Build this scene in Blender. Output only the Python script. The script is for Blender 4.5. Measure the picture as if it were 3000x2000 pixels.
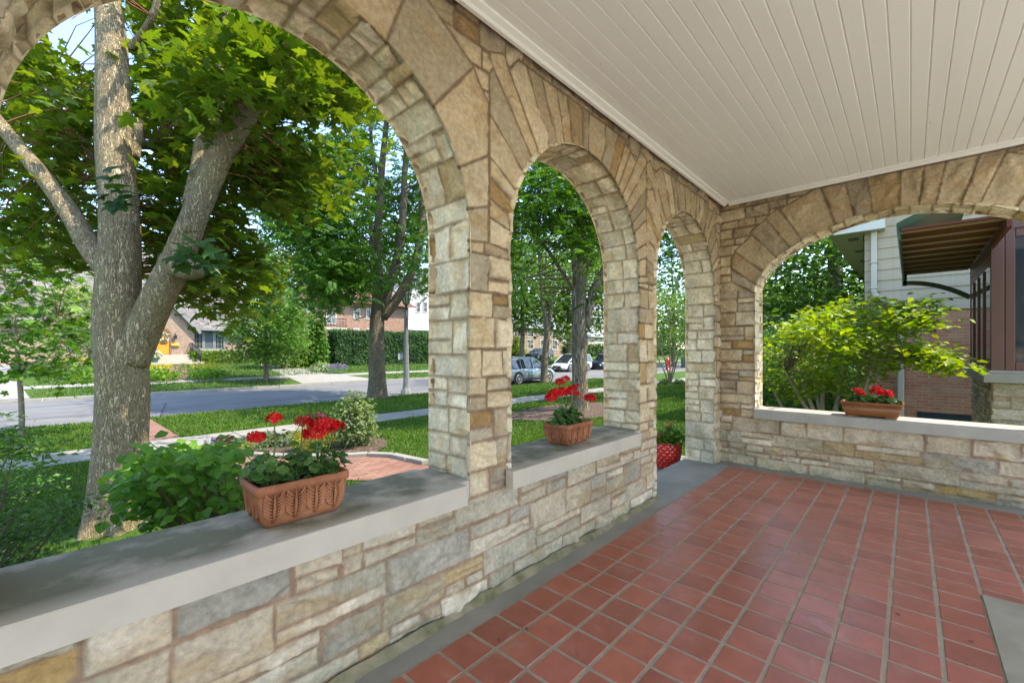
import bpy, bmesh, math, random
import numpy as np
from mathutils import Vector, Matrix
R=math.radians
random.seed(7); rng=np.random.default_rng(7)
for o in list(bpy.data.objects): bpy.data.objects.remove(o)
S=bpy.context.scene
COL=S.collection
# ---------------------------------------------------------------- camera, sky, sun, exposure
CAMH=1.2
cam=bpy.data.cameras.new('camera'); co=bpy.data.objects.new('camera',cam); COL.objects.link(co)
co.location=(0,0,CAMH); co.rotation_euler=(R(90),0,R(42.67-90))
cam.sensor_width=36; cam.lens=15.204; cam.shift_y=0.0093; cam.clip_end=2000; cam.clip_start=.05
S.camera=co
SUN_EL,SUN_AZ=R(57),math.atan2(-.83,.55)       # sun over the porch roof, behind and to the right of the viewer
sd=Vector((math.cos(SUN_EL)*math.cos(SUN_AZ),math.cos(SUN_EL)*math.sin(SUN_AZ),math.sin(SUN_EL)))
W=bpy.data.worlds.new('World'); S.world=W; W.use_nodes=True
nt=W.node_tree; nt.nodes.clear()
bg=nt.nodes.new('ShaderNodeBackground'); wo=nt.nodes.new('ShaderNodeOutputWorld')
sky=nt.nodes.new('ShaderNodeTexSky'); sky.sky_type='NISHITA'; sky.sun_disc=False
sky.sun_elevation=SUN_EL; sky.sun_rotation=math.pi/2-SUN_AZ; sky.air_density=1.0; sky.dust_density=.6; sky.ozone_density=2.6
bg.inputs[1].default_value=.15
nt.links.new(sky.outputs[0],bg.inputs[0]); nt.links.new(bg.outputs[0],wo.inputs[0])
sl=bpy.data.lights.new('sun','SUN'); sl.energy=2.0; sl.angle=R(.5); sl.color=(1,.93,.82)
so=bpy.data.objects.new('sun',sl); COL.objects.link(so); so.rotation_euler=sd.to_track_quat('Z','Y').to_euler()
S.view_settings.view_transform='Standard'; S.view_settings.look='None'; S.view_settings.gamma=1
S.view_settings.exposure=2.25
try:
    S.view_settings.use_white_balance=True; S.view_settings.white_balance_temperature=6950
except Exception: pass
try:
    S.cycles.use_denoising=True; S.cycles.denoiser='OPENIMAGEDENOISE'
    S.cycles.max_bounces=10; S.cycles.diffuse_bounces=6; S.cycles.glossy_bounces=3; S.cycles.transmission_bounces=5
    S.cycles.transparent_max_bounces=8; S.cycles.caustics_reflective=False; S.cycles.caustics_refractive=False
    S.cycles.sample_clamp_indirect=6; S.cycles.use_adaptive_sampling=True; S.cycles.adaptive_threshold=.006
except Exception: pass
# ---------------------------------------------------------------- placing: a pixel of the 3000x2000 photo gives a ray
_a=R(42.67); _F=np.array([math.cos(_a),math.sin(_a),0]); _R=np.array([math.sin(_a),-math.cos(_a),0]); _Z=np.array([0,0,1.])
def ray(u,v): return _F+(u-1500)/1267*_R-(v-1028)/1267*_Z
def P(u,v,s): return np.array([0,0,CAMH])+ray(u,v)*s            # at depth s metres
def pxs(X):                                                     # world points (n,3) -> pixel coords and depth
    q=np.asarray(X,float)-np.array([0,0,CAMH]); d=q@_F; dd=np.where(d>.05,d,.05)
    return 1500+1267*(q@_R)/dd, 1028-1267*q[:,2]/dd, d
_gy=[-60,1.9,5.8,10.4,11.75,16.2,16.45,26.0,26.2,30,48,70,400]
_gz=[-.3,-.42,-.55,-.70,-.70,-.73,-.86,-.86,-.73,-.5,.35,.8,3.]
def zg(y): return float(np.interp(y,_gy,_gz))
def G(u,v):
    d=ray(u,v); lo,hi=.5,400.
    for _ in range(60):
        m=(lo+hi)/2; p=np.array([0,0,CAMH])+d*m
        if p[2]>zg(p[1]): lo=m
        else: hi=m
    return np.array([0,0,CAMH])+d*hi
# ---------------------------------------------------------------- object helpers
def link(name,me,parent=None):
    o=bpy.data.objects.new(name,me); COL.objects.link(o)
    if parent is not None: o.parent=parent
    return o
def tag(o,label,cat,group=None,kind=None):
    if label: o['label']=label
    if cat: o['category']=cat
    if group: o['group']=group
    if kind: o['kind']=kind
    return o
def thing(name,label,cat,loc=(0,0,0),rz=0,group=None):
    o=bpy.data.objects.new(name,None); COL.objects.link(o); o.location=loc; o.rotation_euler=(0,0,rz)
    return tag(o,label,cat,group)
def copy_tree(o,parent=None):
    c=o.copy(); COL.objects.link(c)
    if parent is not None: c.parent=parent
    for ch in [x for x in CH.get(o.name,[])]: copy_tree(ch,c)
    return c
CH={}
def setmats(me,mats):
    for m in (mats if isinstance(mats,(list,tuple)) else [mats]): me.materials.append(m)
def np_mesh(name,V,F,mats,parent=None,col=None,mi=None,smooth=False):
    """V (n,3), F (m,k) index array with one k, col (n,3) point colours"""
    me=bpy.data.meshes.new(name); V=np.ascontiguousarray(V,dtype=np.float32); F=np.ascontiguousarray(F,dtype=np.int32)
    m,k=F.shape
    me.vertices.add(len(V)); me.vertices.foreach_set('co',V.ravel())
    me.loops.add(m*k); me.loops.foreach_set('vertex_index',F.ravel())
    me.polygons.add(m); me.polygons.foreach_set('loop_start',np.arange(0,m*k,k,dtype=np.int32))
    try: me.polygons.foreach_set('loop_total',np.full(m,k,dtype=np.int32))
    except Exception: pass
    if mi is not None: me.polygons.foreach_set('material_index',np.asarray(mi,dtype=np.int32))
    me.polygons.foreach_set('use_smooth',np.full(m,smooth,dtype=bool))
    me.update(calc_edges=True)
    if col is not None:
        c=np.ones((len(V),4),dtype=np.float32); c[:,:3]=col
        at=me.attributes.new('col','FLOAT_COLOR','POINT'); at.data.foreach_set('color',c.ravel())
    setmats(me,mats)
    o=link(name,me,parent)
    if parent is not None: CH.setdefault(parent.name,[]).append(o)
    return o
class MB:
    """collects simple shapes, builds ONE mesh object"""
    def __init__(s): s.v=[]; s.f=[]; s.m=[]; s.sm=[]
    def add(s,v,f,mi=0,sm=False):
        b=len(s.v); s.v+= [tuple(map(float,x)) for x in v]
        for q in f: s.f.append([b+i for i in q]); s.m.append(mi); s.sm.append(sm)
        return s
    def box(s,x0,x1,y0,y1,z0,z1,mi=0,bv=0):
        if bv<=0:
            v=[(x,y,z) for z in(z0,z1) for y in(y0,y1) for x in(x0,x1)]
            return s.add(v,[(0,2,3,1),(4,5,7,6),(0,1,5,4),(2,6,7,3),(0,4,6,2),(1,3,7,5)],mi)
        bm=bmesh.new(); bmesh.ops.create_cube(bm,size=1)
        for q in bm.verts: q.co=Vector(((x0+x1)/2+q.co.x*(x1-x0),(y0+y1)/2+q.co.y*(y1-y0),(z0+z1)/2+q.co.z*(z1-z0)))
        bmesh.ops.bevel(bm,geom=bm.edges[:],offset=bv,segments=2,affect='EDGES',profile=.6)
        return s.bm(bm,mi)
    def bm(s,bm,mi=0,sm=False):
        bm.verts.index_update(); s.add([q.co for q in bm.verts],[[q.index for q in f.verts] for f in bm.faces],mi,sm); bm.free(); return s
    def prism(s,poly,a,b,axis='z',mi=0):
        """poly 2D points extruded along axis from a to b"""
        n=len(poly)
        def mk(p,h): return (p[0],p[1],h) if axis=='z' else ((p[0],h,p[1]) if axis=='y' else (h,p[0],p[1]))
        v=[mk(p,a) for p in poly]+[mk(p,b) for p in poly]
        f=[list(range(n))[::-1],[n+i for i in range(n)]]+[(i,(i+1)%n,n+(i+1)%n,n+i) for i in range(n)]
        return s.add(v,f,mi)
    def tube(s,pts,rad,n=8,mi=0,sm=True,cap=True):
        pts=[Vector(p) for p in pts]; N=len(pts)
        rad=[rad]*N if not hasattr(rad,'__len__') else rad
        v=[];f=[]; up=None
        for i,p in enumerate(pts):
            d=(pts[min(i+1,N-1)]-pts[max(i-1,0)])
            if d.length<1e-9: d=Vector((0,0,1))
            d.normalize()
            if up is None: up=Vector((1,0,0)) if abs(d.x)<.8 else Vector((0,1,0))
            a=(up-d*up.dot(d)); 
            if a.length<1e-6: a=d.orthogonal()
            a.normalize(); b=d.cross(a); up=a
            for k in range(n):
                t=2*math.pi*k/n; v.append(p+(a*math.cos(t)+b*math.sin(t))*rad[i])
        for i in range(N-1):
            for k in range(n): f.append((i*n+k,i*n+(k+1)%n,(i+1)*n+(k+1)%n,(i+1)*n+k))
        if cap: f+= [tuple(range(n))[::-1],tuple((N-1)*n+k for k in range(n))]
        return s.add(v,f,mi,sm)
    def lathe(s,prof,c=(0,0,0),n=20,mi=0,sm=True):
        v=[];f=[]
        for r,z in prof:
            for k in range(n):
                t=2*math.pi*k/n; v.append((c[0]+r*math.cos(t),c[1]+r*math.sin(t),c[2]+z))
        for i in range(len(prof)-1):
            for k in range(n): f.append((i*n+k,i*n+(k+1)%n,(i+1)*n+(k+1)%n,(i+1)*n+k))
        return s.add(v,f,mi,sm)
    def bar(s,p,q,w,h,mi=0):
        """rectangular bar from p to q"""
        p,q=Vector(p),Vector(q); d=(q-p).normalized(); up=Vector((0,0,1)) if abs(d.z)<.95 else Vector((1,0,0))
        a=d.cross(up).normalized(); b=a.cross(d)
        v=[e+a*i*w/2+b*j*h/2 for e in(p,q) for j in(-1,1) for i in(-1,1)]
        return s.add(v,[(0,2,3,1),(4,5,7,6),(0,1,5,4),(2,6,7,3),(0,4,6,2),(1,3,7,5)],mi)
    def sphere(s,c,r,mi=0,seg=12,rings=8,sc=(1,1,1)):
        v=[];f=[]
        for i in range(rings+1):
            th=math.pi*i/rings
            for k in range(seg):
                t=2*math.pi*k/seg; v.append((c[0]+r*sc[0]*math.sin(th)*math.cos(t),c[1]+r*sc[1]*math.sin(th)*math.sin(t),c[2]+r*sc[2]*math.cos(th)))
        for i in range(rings):
            for k in range(seg): f.append((i*seg+k,(i+1)*seg+k,(i+1)*seg+(k+1)%seg,i*seg+(k+1)%seg))
        return s.add(v,f,mi,True)
    def build(s,name,mats,parent=None,bevel=0):
        me=bpy.data.meshes.new(name); me.from_pydata(s.v,[],s.f); setmats(me,mats)
        me.polygons.foreach_set('material_index',s.m); me.polygons.foreach_set('use_smooth',s.sm); me.update()
        o=link(name,me,parent)
        if parent is not None: CH.setdefault(parent.name,[]).append(o)
        if bevel: 
            b=o.modifiers.new('bevel','BEVEL'); b.width=bevel; b.segments=2; b.limit_method='ANGLE'
        return o
# ---------------------------------------------------------------- value noise on arrays
def _h(ix,iy,s):
    h=(ix.astype(np.int64)*374761393+iy.astype(np.int64)*668265263+s*144665)&0x7fffffff
    h=((h^(h>>13))*1274126177)&0x7fffffff
    return ((h^(h>>16))&0xffff)/65535.
def vnoise(x,y,s=0):
    x=np.asarray(x,float); y=np.asarray(y,float); ix=np.floor(x); iy=np.floor(y); fx=x-ix; fy=y-iy; ix=ix.astype(int); iy=iy.astype(int)
    fx=fx*fx*(3-2*fx); fy=fy*fy*(3-2*fy)
    return (_h(ix,iy,s)*(1-fx)+_h(ix+1,iy,s)*fx)*(1-fy)+(_h(ix,iy+1,s)*(1-fx)+_h(ix+1,iy+1,s)*fx)*fy
def fbm(x,y,s=0,o=4):
    t=0;a=.5;n=0
    for k in range(o): t=t+a*vnoise(x*2**k,y*2**k,s+k*17); n+=a; a*=.5
    return t/n
# ---------------------------------------------------------------- materials
class NT:
    def __init__(s,m): s.t=m.node_tree; s.n=s.t.nodes; s.l=s.t.links
    def new(s,ty,**kw):
        n=s.n.new(ty)
        for k,v in kw.items():
            if k.startswith('i_'): n.inputs[k[2:].replace('_',' ')].default_value=v
            else: setattr(n,k,v)
        return n
    def link(s,a,b): s.l.new(a,b)
def mat(name,base=(.5,.5,.5),rough=.6,metal=0,spec=.5):
    m=bpy.data.materials.new(name); m.use_nodes=True; b=m.node_tree.nodes['Principled BSDF']
    b.inputs['Base Color'].default_value=(*base,1); b.inputs['Roughness'].default_value=rough; b.inputs['Metallic'].default_value=metal
    b.inputs['Specular IOR Level'].default_value=spec
    return m
def ramp(N,fac,stops):
    r=N.new('ShaderNodeValToRGB'); e=r.color_ramp.elements
    while len(e)<len(stops): e.new(.5)
    for q,(p,c) in zip(e,stops): q.position=p; q.color=(*c,1)
    N.link(fac,r.inputs[0]); return r.outputs[0]
def noisy(name,c1,c2,scale=8,rough=.7,bump=.3,bscale=None,detail=6,stretch=(1,1,1),attr=False,dist=.02,spec=.4,mixf=(.3,.7)):
    """two-colour noise; attr=True multiplies the point colour"""
    m=mat(name,c1,rough,0,spec); N=NT(m); b=N.n['Principled BSDF']
    tc=N.new('ShaderNodeTexCoord'); mp=N.new('ShaderNodeMapping'); mp.inputs['Scale'].default_value=stretch; N.link(tc.outputs['Object'],mp.inputs[0])
    no=N.new('ShaderNodeTexNoise',i_Scale=scale,i_Detail=detail,i_Roughness=.6); N.link(mp.outputs[0],no.inputs['Vector'])
    c=ramp(N,no.outputs[0],[(mixf[0],c1),(mixf[1],c2)])
    if attr:
        at=N.new('ShaderNodeAttribute',attribute_name='col'); mx=N.new('ShaderNodeMix',data_type='RGBA',blend_type='MULTIPLY'); mx.inputs[0].default_value=1
        N.link(at.outputs['Color'],mx.inputs[6]); N.link(c,mx.inputs[7]); c=mx.outputs[2]
    N.link(c,b.inputs['Base Color'])
    if bump:
        n2=N.new('ShaderNodeTexNoise',i_Scale=bscale or scale*4,i_Detail=8,i_Roughness=.65); N.link(mp.outputs[0],n2.inputs['Vector'])
        bp=N.new('ShaderNodeBump',i_Strength=bump,i_Distance=dist); N.link(n2.outputs[0],bp.inputs['Height']); N.link(bp.outputs[0],b.inputs['Normal'])
    return m
def leafmat(name,tint=(1,1,1),trans=.45,rough=.45,tcol=(1.25,1.35,.45)):
    """leaf: point colour, glossy front, light passing through"""
    m=bpy.data.materials.new(name); m.use_nodes=True; N=NT(m); b=N.n['Principled BSDF']; out=N.n['Material Output']
    at=N.new('ShaderNodeAttribute',attribute_name='col')
    b.inputs['Roughness'].default_value=rough; b.inputs['Specular IOR Level'].default_value=.35
    N.link(at.outputs['Color'],b.inputs['Base Color'])
    tr=N.new('ShaderNodeBsdfTranslucent'); mx=N.new('ShaderNodeMix',data_type='RGBA',blend_type='MULTIPLY'); mx.inputs[0].default_value=1
    N.link(at.outputs['Color'],mx.inputs[6]); mx.inputs[7].default_value=(*tcol,1); N.link(mx.outputs[2],tr.inputs[0])
    ms=N.new('ShaderNodeMixShader'); ms.inputs[0].default_value=trans
    N.link(b.outputs[0],ms.inputs[1]); N.link(tr.outputs[0],ms.inputs[2]); N.link(ms.outputs[0],out.inputs[0])
    return m
def brickmat(name,c1,c2,mortar,bw=.21,bh=.067,ms=.009,rough=.85,bias=0,extra=None,squash=None,along='xy',zs=1):
    """bricks on upright axis-aligned walls: runs along x+y and z"""
    m=mat(name,c1,rough,0,.3); N=NT(m); b=N.n['Principled BSDF']
    tc=N.new('ShaderNodeTexCoord'); sp=N.new('ShaderNodeSeparateXYZ'); N.link(tc.outputs['Object'],sp.inputs[0])
    ad=N.new('ShaderNodeMath',operation='ADD'); N.link(sp.outputs[0],ad.inputs[0])
    if along=='xy': N.link(sp.outputs[1],ad.inputs[1])
    else: ad.inputs[1].default_value=0
    cb=N.new('ShaderNodeCombineXYZ'); N.link(ad.outputs[0],cb.inputs[0])
    mz=N.new('ShaderNodeMath',operation='MULTIPLY'); mz.inputs[1].default_value=zs; N.link(sp.outputs[2 if along!='flat' else 1],mz.inputs[0]); N.link(mz.outputs[0],cb.inputs[1])
    br=N.new('ShaderNodeTexBrick',i_Color1=(*c1,1),i_Color2=(*c2,1),i_Mortar=(*mortar,1),i_Scale=1.0,i_Mortar_Size=ms,i_Bias=bias,i_Brick_Width=bw,i_Row_Height=bh)
    br.inputs['Mortar Smooth'].default_value=.3
    N.link(cb.outputs[0],br.inputs[0])
    no=N.new('ShaderNodeTexNoise',i_Scale=3.,i_Detail=5); N.link(tc.outputs['Object'],no.inputs['Vector'])
    mx=N.new('ShaderNodeMix',data_type='RGBA',blend_type='OVERLAY'); mx.inputs[0].default_value=.35; N.link(br.outputs[0],mx.inputs[6]); N.link(no.outputs[0],mx.inputs[7])
    N.link(mx.outputs[2],b.inputs['Base Color'])
    bp=N.new('ShaderNodeBump',i_Strength=.5,i_Distance=.01,invert=True); N.link(br.outputs[1],bp.inputs['Height']); N.link(bp.outputs[0],b.inputs['Normal'])
    return m
def glassmat(name,tint=(.05,.06,.06)):
    m=mat(name,tint,.03,0,.9); return m
# ================================================================ PORCH: stone walls
YW,YO=1.52,1.84          # inner and outer face of the arcade wall
XB,XO=5.03,5.33          # inner and outer face of the end wall
ZC=2.80                  # ceiling boards
PAL=[((.56,.44,.29),5),((.61,.49,.335),5),((.49,.38,.255),4),((.66,.55,.40),3),((.46,.385,.285),3),((.40,.25,.11),1.0),((.47,.33,.17),1.2),((.38,.315,.24),2)]
PALC=[((.78,.68,.51),5),((.74,.63,.45),4),((.80,.71,.56),4),((.68,.58,.44),2),((.58,.45,.26),.6)]
PALV=[((.54,.425,.29),6),((.60,.48,.335),5),((.49,.375,.255),5),((.64,.525,.38),3),((.46,.38,.28),3),((.43,.31,.17),.9),((.38,.315,.24),2)]
PALW=[((.54,.445,.325),6),((.60,.50,.375),5),((.48,.395,.28),4),((.64,.545,.42),3),((.45,.39,.30),3),((.46,.29,.11),.9),((.50,.37,.20),1.4),((.42,.375,.305),2)]
MORT=(.19,.125,.075)
def pick(p):
    c=random.choices([q[0] for q in p],[q[1] for q in p])[0]; k=random.uniform(.86,1.12)
    return tuple(x*k for x in c)
def quad_stone(u0,u1,v0,v1,pal,j=.006,st=None):
    q=[(u0+random.uniform(-j,j),v0+random.uniform(-j,j)),(u1+random.uniform(-j,j),v0+random.uniform(-j,j)),(u1+random.uniform(-j,j),v1+random.uniform(-j,j)),(u0+random.uniform(-j,j),v1+random.uniform(-j,j))]
    st.append((q,pick(pal)))
def ashlar(u0,u1,v0,v1,pal,st,hr=(.12,.22),wr=(.2,.5),split=.5,j=.006):
    v=v0
    while v<v1-.02:
        h=random.uniform(*hr)
        if v+h>v1-hr[0]*.6: h=v1-v
        u=u0+(random.uniform(-.1,0) if u1-u0>1 else 0)
        while u<u1-.01:
            w=random.uniform(*wr)
            if u+w>u1-wr[0]*.6: w=u1-u
            if h>.115 and random.random()<split:
                hs=h*random.uniform(.35,.65)
                for a,b in((v,v+hs),(v+hs,v+h)):
                    if w>.24 and random.random()<.5:
                        c=u+w*random.uniform(.3,.7); quad_stone(u,c,a,b,pal,j,st); quad_stone(c,u+w,a,b,pal,j,st)
                    else: quad_stone(u,u+w,a,b,pal,j,st)
            else: quad_stone(u,u+w,v,v+h,pal,j,st)
            u+=w
        v+=h
def clip(poly,nx,ny,c):
    """keep nx*x+ny*y<=c"""
    out=[]
    for i in range(len(poly)):
        a=poly[i]; b=poly[(i+1)%len(poly)]; da=nx*a[0]+ny*a[1]-c; db=nx*b[0]+ny*b[1]-c
        if da<=0: out.append(a)
        if da*db<0: t=da/(da-db); out.append((a[0]+(b[0]-a[0])*t,a[1]+(b[1]-a[1])*t))
    return out
def field(U,V,stones):
    """U,V axes (1D). returns distance inside best stone and index, arrays (nv,nu)"""
    best=np.full((len(V),len(U)),-9.); idx=np.zeros((len(V),len(U)),int)
    for k,(poly,c) in enumerate(stones):
        xs=[p[0] for p in poly]; ys=[p[1] for p in poly]
        i0,i1=np.searchsorted(U,min(xs)-.02),np.searchsorted(U,max(xs)+.02); j0,j1=np.searchsorted(V,min(ys)-.02),np.searchsorted(V,max(ys)+.02)
        if i1<=i0 or j1<=j0: continue
        uu,vv=np.meshgrid(U[i0:i1],V[j0:j1]); d=np.full(uu.shape,9.)
        ar=sum(xs[i]*ys[(i+1)%len(xs)]-xs[(i+1)%len(xs)]*ys[i] for i in range(len(xs)))
        sg=1 if ar>0 else -1
        for i in range(len(poly)):
            a=poly[i]; b=poly[(i+1)%len(poly)]; ex,ey=b[0]-a[0],b[1]-a[1]; L=math.hypot(ex,ey)
            if L<1e-6: continue
            d=np.minimum(d,sg*(ex*(vv-a[1])-ey*(uu-a[0]))/L)
        sub=best[j0:j1,i0:i1]; m=d>sub; sub[m]=d[m]; idx[j0:j1,i0:i1][m]=k
    return best,idx
def stone_surface(U,V,lay0,lay1,jw=.006,bev=.009,rec=.022,amp=.024,seed=0,mort=MORT,tilt=.03,facet=1.0):
    """heights and colours over the grid"""
    uu,vv=np.meshgrid(U,V)
    d,ix=field(U,V,lay0); cols=np.array([s[1] for s in lay0]); cen=np.array([np.mean(s[0],axis=0) for s in lay0]); off=0
    if lay1:
        d1,i1=field(U,V,lay1); n0=len(lay0); m=d1>0
        d=np.where(m,d1,np.minimum(d,-d1+.001)); ix=np.where(m,i1+n0,ix)
        cols=np.vstack([cols,np.array([s[1] for s in lay1])]); cen=np.vstack([cen,np.array([np.mean(s[0],axis=0) for s in lay1])])
    d=d+(fbm(uu*28,vv*28,seed+5,2)-.5)*.007
    t=np.clip((d-jw)/bev,0,1); t=t*t*(3-2*t)
    n=len(cols); rs=np.random.default_rng(seed+3)
    tu=rs.uniform(-tilt,tilt,n); tv=rs.uniform(-tilt,tilt,n); lev=rs.uniform(-.004,.006,n); sh=rs.uniform(0,50,(n,2)); rg_=rs.uniform(.5,1.4,n)
    du=uu-cen[ix,0]; dv=vv-cen[ix,1]
    rock=fbm(uu*13+sh[ix,0],vv*13+sh[ix,1],seed,4)-.5
    rid=np.abs(fbm(uu*7+sh[ix,1],vv*16+sh[ix,0],seed+9,3)-.5)
    K=5; pa=rs.normal(0,.24,(n,K)); pb=rs.normal(0,.26,(n,K)); pc=rs.uniform(0,.008,(n,K)); px_=rs.uniform(-.12,.12,(n,K)); py_=rs.uniform(-.05,.05,(n,K))
    fac=np.full(uu.shape,.006)
    wu=du+(fbm(uu*22+sh[ix,0],vv*22,seed+11,3)-.5)*.05; wv=dv+(fbm(uu*22,vv*22+sh[ix,1],seed+12,3)-.5)*.05
    for k in range(K): fac=np.minimum(fac,pc[ix,k]+pa[ix,k]*(wu-px_[ix,k])+pb[ix,k]*(wv-py_[ix,k]))
    fac=np.maximum(fac,-.024)*facet
    hs=lev[ix]+du*tu[ix]+dv*tv[ix]+fac+(rock*1.2-rid*.9)*amp*rg_[ix]
    h=-rec+(rec+hs)*t+(1-t)*(fbm(uu*60,vv*60,seed+2,2)-.5)*.004
    var=.80+.4*fbm(uu*9+sh[ix,0],vv*9+sh[ix,1],seed+7,4)
    warm=fbm(uu*5+sh[ix,1],vv*11,seed+8,3)[...,None]
    C=cols[ix]*var[...,None]
    C=C*(1-np.clip((warm-.55)*2.2,0,.5))+np.array([.42,.27,.11])*np.clip((warm-.55)*2.2,0,.5)
    mk=np.clip((1.15-vv)*1.6,0,1)[...,None] if mort is MORT else 0
    mc=(np.array(mort)*(1-mk)+np.array([.33,.215,.14])*mk)*(.8+.4*fbm(uu*20,vv*20,seed+4,3))[...,None]
    tc=np.clip((d-jw*.8)/.006,0,1)[...,None]
    return h,mc*(1-tc)+C*tc,t
def grime(uu,vv,C,seed,lo=(.20,.215,.15),z1=.62,top=2.62):
    """weathering: grey-green algae low on the wall, soot just under the ceiling"""
    n=fbm(uu*3.1,vv*3.1,seed+31,4); n2=fbm(uu*11,vv*11,seed+32,3)
    a=np.clip((z1-vv)*1.2,0,1)*np.clip((n-.42)*5,0,1)*.55
    a=np.maximum(a,np.clip((.10-vv)*9,0,1)*np.clip((n2-.3)*3,0,1)*.8)[...,None]
    C=C*(1-a)+np.array(lo)*(.7+.5*n2[...,None])*a
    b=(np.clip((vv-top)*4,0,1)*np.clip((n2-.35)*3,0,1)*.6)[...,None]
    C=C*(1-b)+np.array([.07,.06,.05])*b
    s=np.clip((vv-1.5)*1.2,0,1)[...,None]*.22          # blended towards brown, more so higher up the wall
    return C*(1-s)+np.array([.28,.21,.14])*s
def outline(c,hw,zs,b,p,zb,n=140):
    """opening outline, bottom-left over the crown to bottom-right, as (u,z) points"""
    th=np.linspace(math.pi,0,n); cu=np.cos(th); su=np.sin(th)
    au=c+hw*np.sign(cu)*np.abs(cu)**(2/p); az=zs+b*np.abs(su)**(2/p)
    m=max(2,int((zs-zb)/.02)); zz=np.linspace(zb,zs,m)
    pts=np.vstack([np.c_[np.full(m-1,c-hw),zz[:-1]],np.c_[au,az],np.c_[np.full(m-1,c+hw),zz[:-1][::-1]]])
    L=np.r_[0,np.cumsum(np.hypot(*np.diff(pts,axis=0).T))]
    return pts,L
def inside(uu,vv,op):
    c,hw,zs,b,p,zb=op
    a=np.clip(np.abs(uu-c)/hw,0,1); top=zs+b*(1-a**p)**(1/p)
    return (np.abs(uu-c)<hw)&(vv>zb)&(vv<top)
def chip(u,z): return (fbm(u*17+3,z*17,77,3))**2*.016
def face_patch(U,V,ops,lay0,lay1,mapf,nrm,seed,dirt=True,**kw):
    h,C,t=stone_surface(U,V,lay0,lay1,seed=seed,**kw); uu,vv=np.meshgrid(U,V)
    if dirt: C=grime(uu,vv,C,seed)
    uu=uu.copy(); vv=vv.copy(); nv,nu=uu.shape; drop=np.zeros((nv-1,nu-1),bool)
    cell=max(U[1]-U[0],V[1]-V[0])
    for op in ops:
        ins=inside(uu,vv,op); out=~ins; near=out.copy()
        for _ in range(2):
            q=near.copy(); q[1:]|=near[:-1]; q[:-1]|=near[1:]; q[:,1:]|=near[:,:-1]; q[:,:-1]|=near[:,1:]; near=q
        cand=ins&near; far=ins&~near
        pts,L=outline(*op,n=300)
        # densify
        Ld=np.arange(0,L[-1],.003); pd=np.c_[np.interp(Ld,L,pts[:,0]),np.interp(Ld,L,pts[:,1])]
        pb=np.c_[np.arange(op[0]-op[1],op[0]+op[1],.004),np.full(len(np.arange(op[0]-op[1],op[0]+op[1],.004)),op[5])]
        pd=np.vstack([pd,pb]) if op[5]>U.min()*0+V.min() else pd
        jj,ii=np.nonzero(cand)
        q=np.c_[uu[jj,ii],vv[jj,ii]]
        k=np.concatenate([((q[a:a+400,None,:]-pd[None])**2).sum(-1).argmin(1) for a in range(0,len(q),400)]) if len(q) else np.array([],int)
        bp=pd[k]; cen=np.array([op[0],min(op[2],9)])
        dirv=bp-np.c_[np.full(len(bp),op[0]),np.minimum(bp[:,1],op[2])]; dirv/=np.maximum(np.linalg.norm(dirv,axis=1,keepdims=True),1e-6)
        ck=chip(bp[:,0],bp[:,1])[:,None]
        uu[jj,ii]=(bp+dirv*ck)[:,0]; vv[jj,ii]=(bp+dirv*ck)[:,1]; h[jj,ii]=-ck[:,0]*.6
        f4=ins[:-1,:-1].astype(int)+ins[1:,:-1]+ins[:-1,1:]+ins[1:,1:]
        anyfar=far[:-1,:-1]|far[1:,:-1]|far[:-1,1:]|far[1:,1:]
        drop|=(f4==4)|anyfar
    base=mapf(uu.ravel(),vv.ravel()); pos=base+np.outer(h.ravel(),nrm)
    idx=np.arange(nv*nu).reshape(nv,nu); F=np.stack([idx[:-1,:-1],idx[:-1,1:],idx[1:,1:],idx[1:,:-1]],-1)[~drop]
    return pos,F,C.reshape(-1,3)
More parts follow.
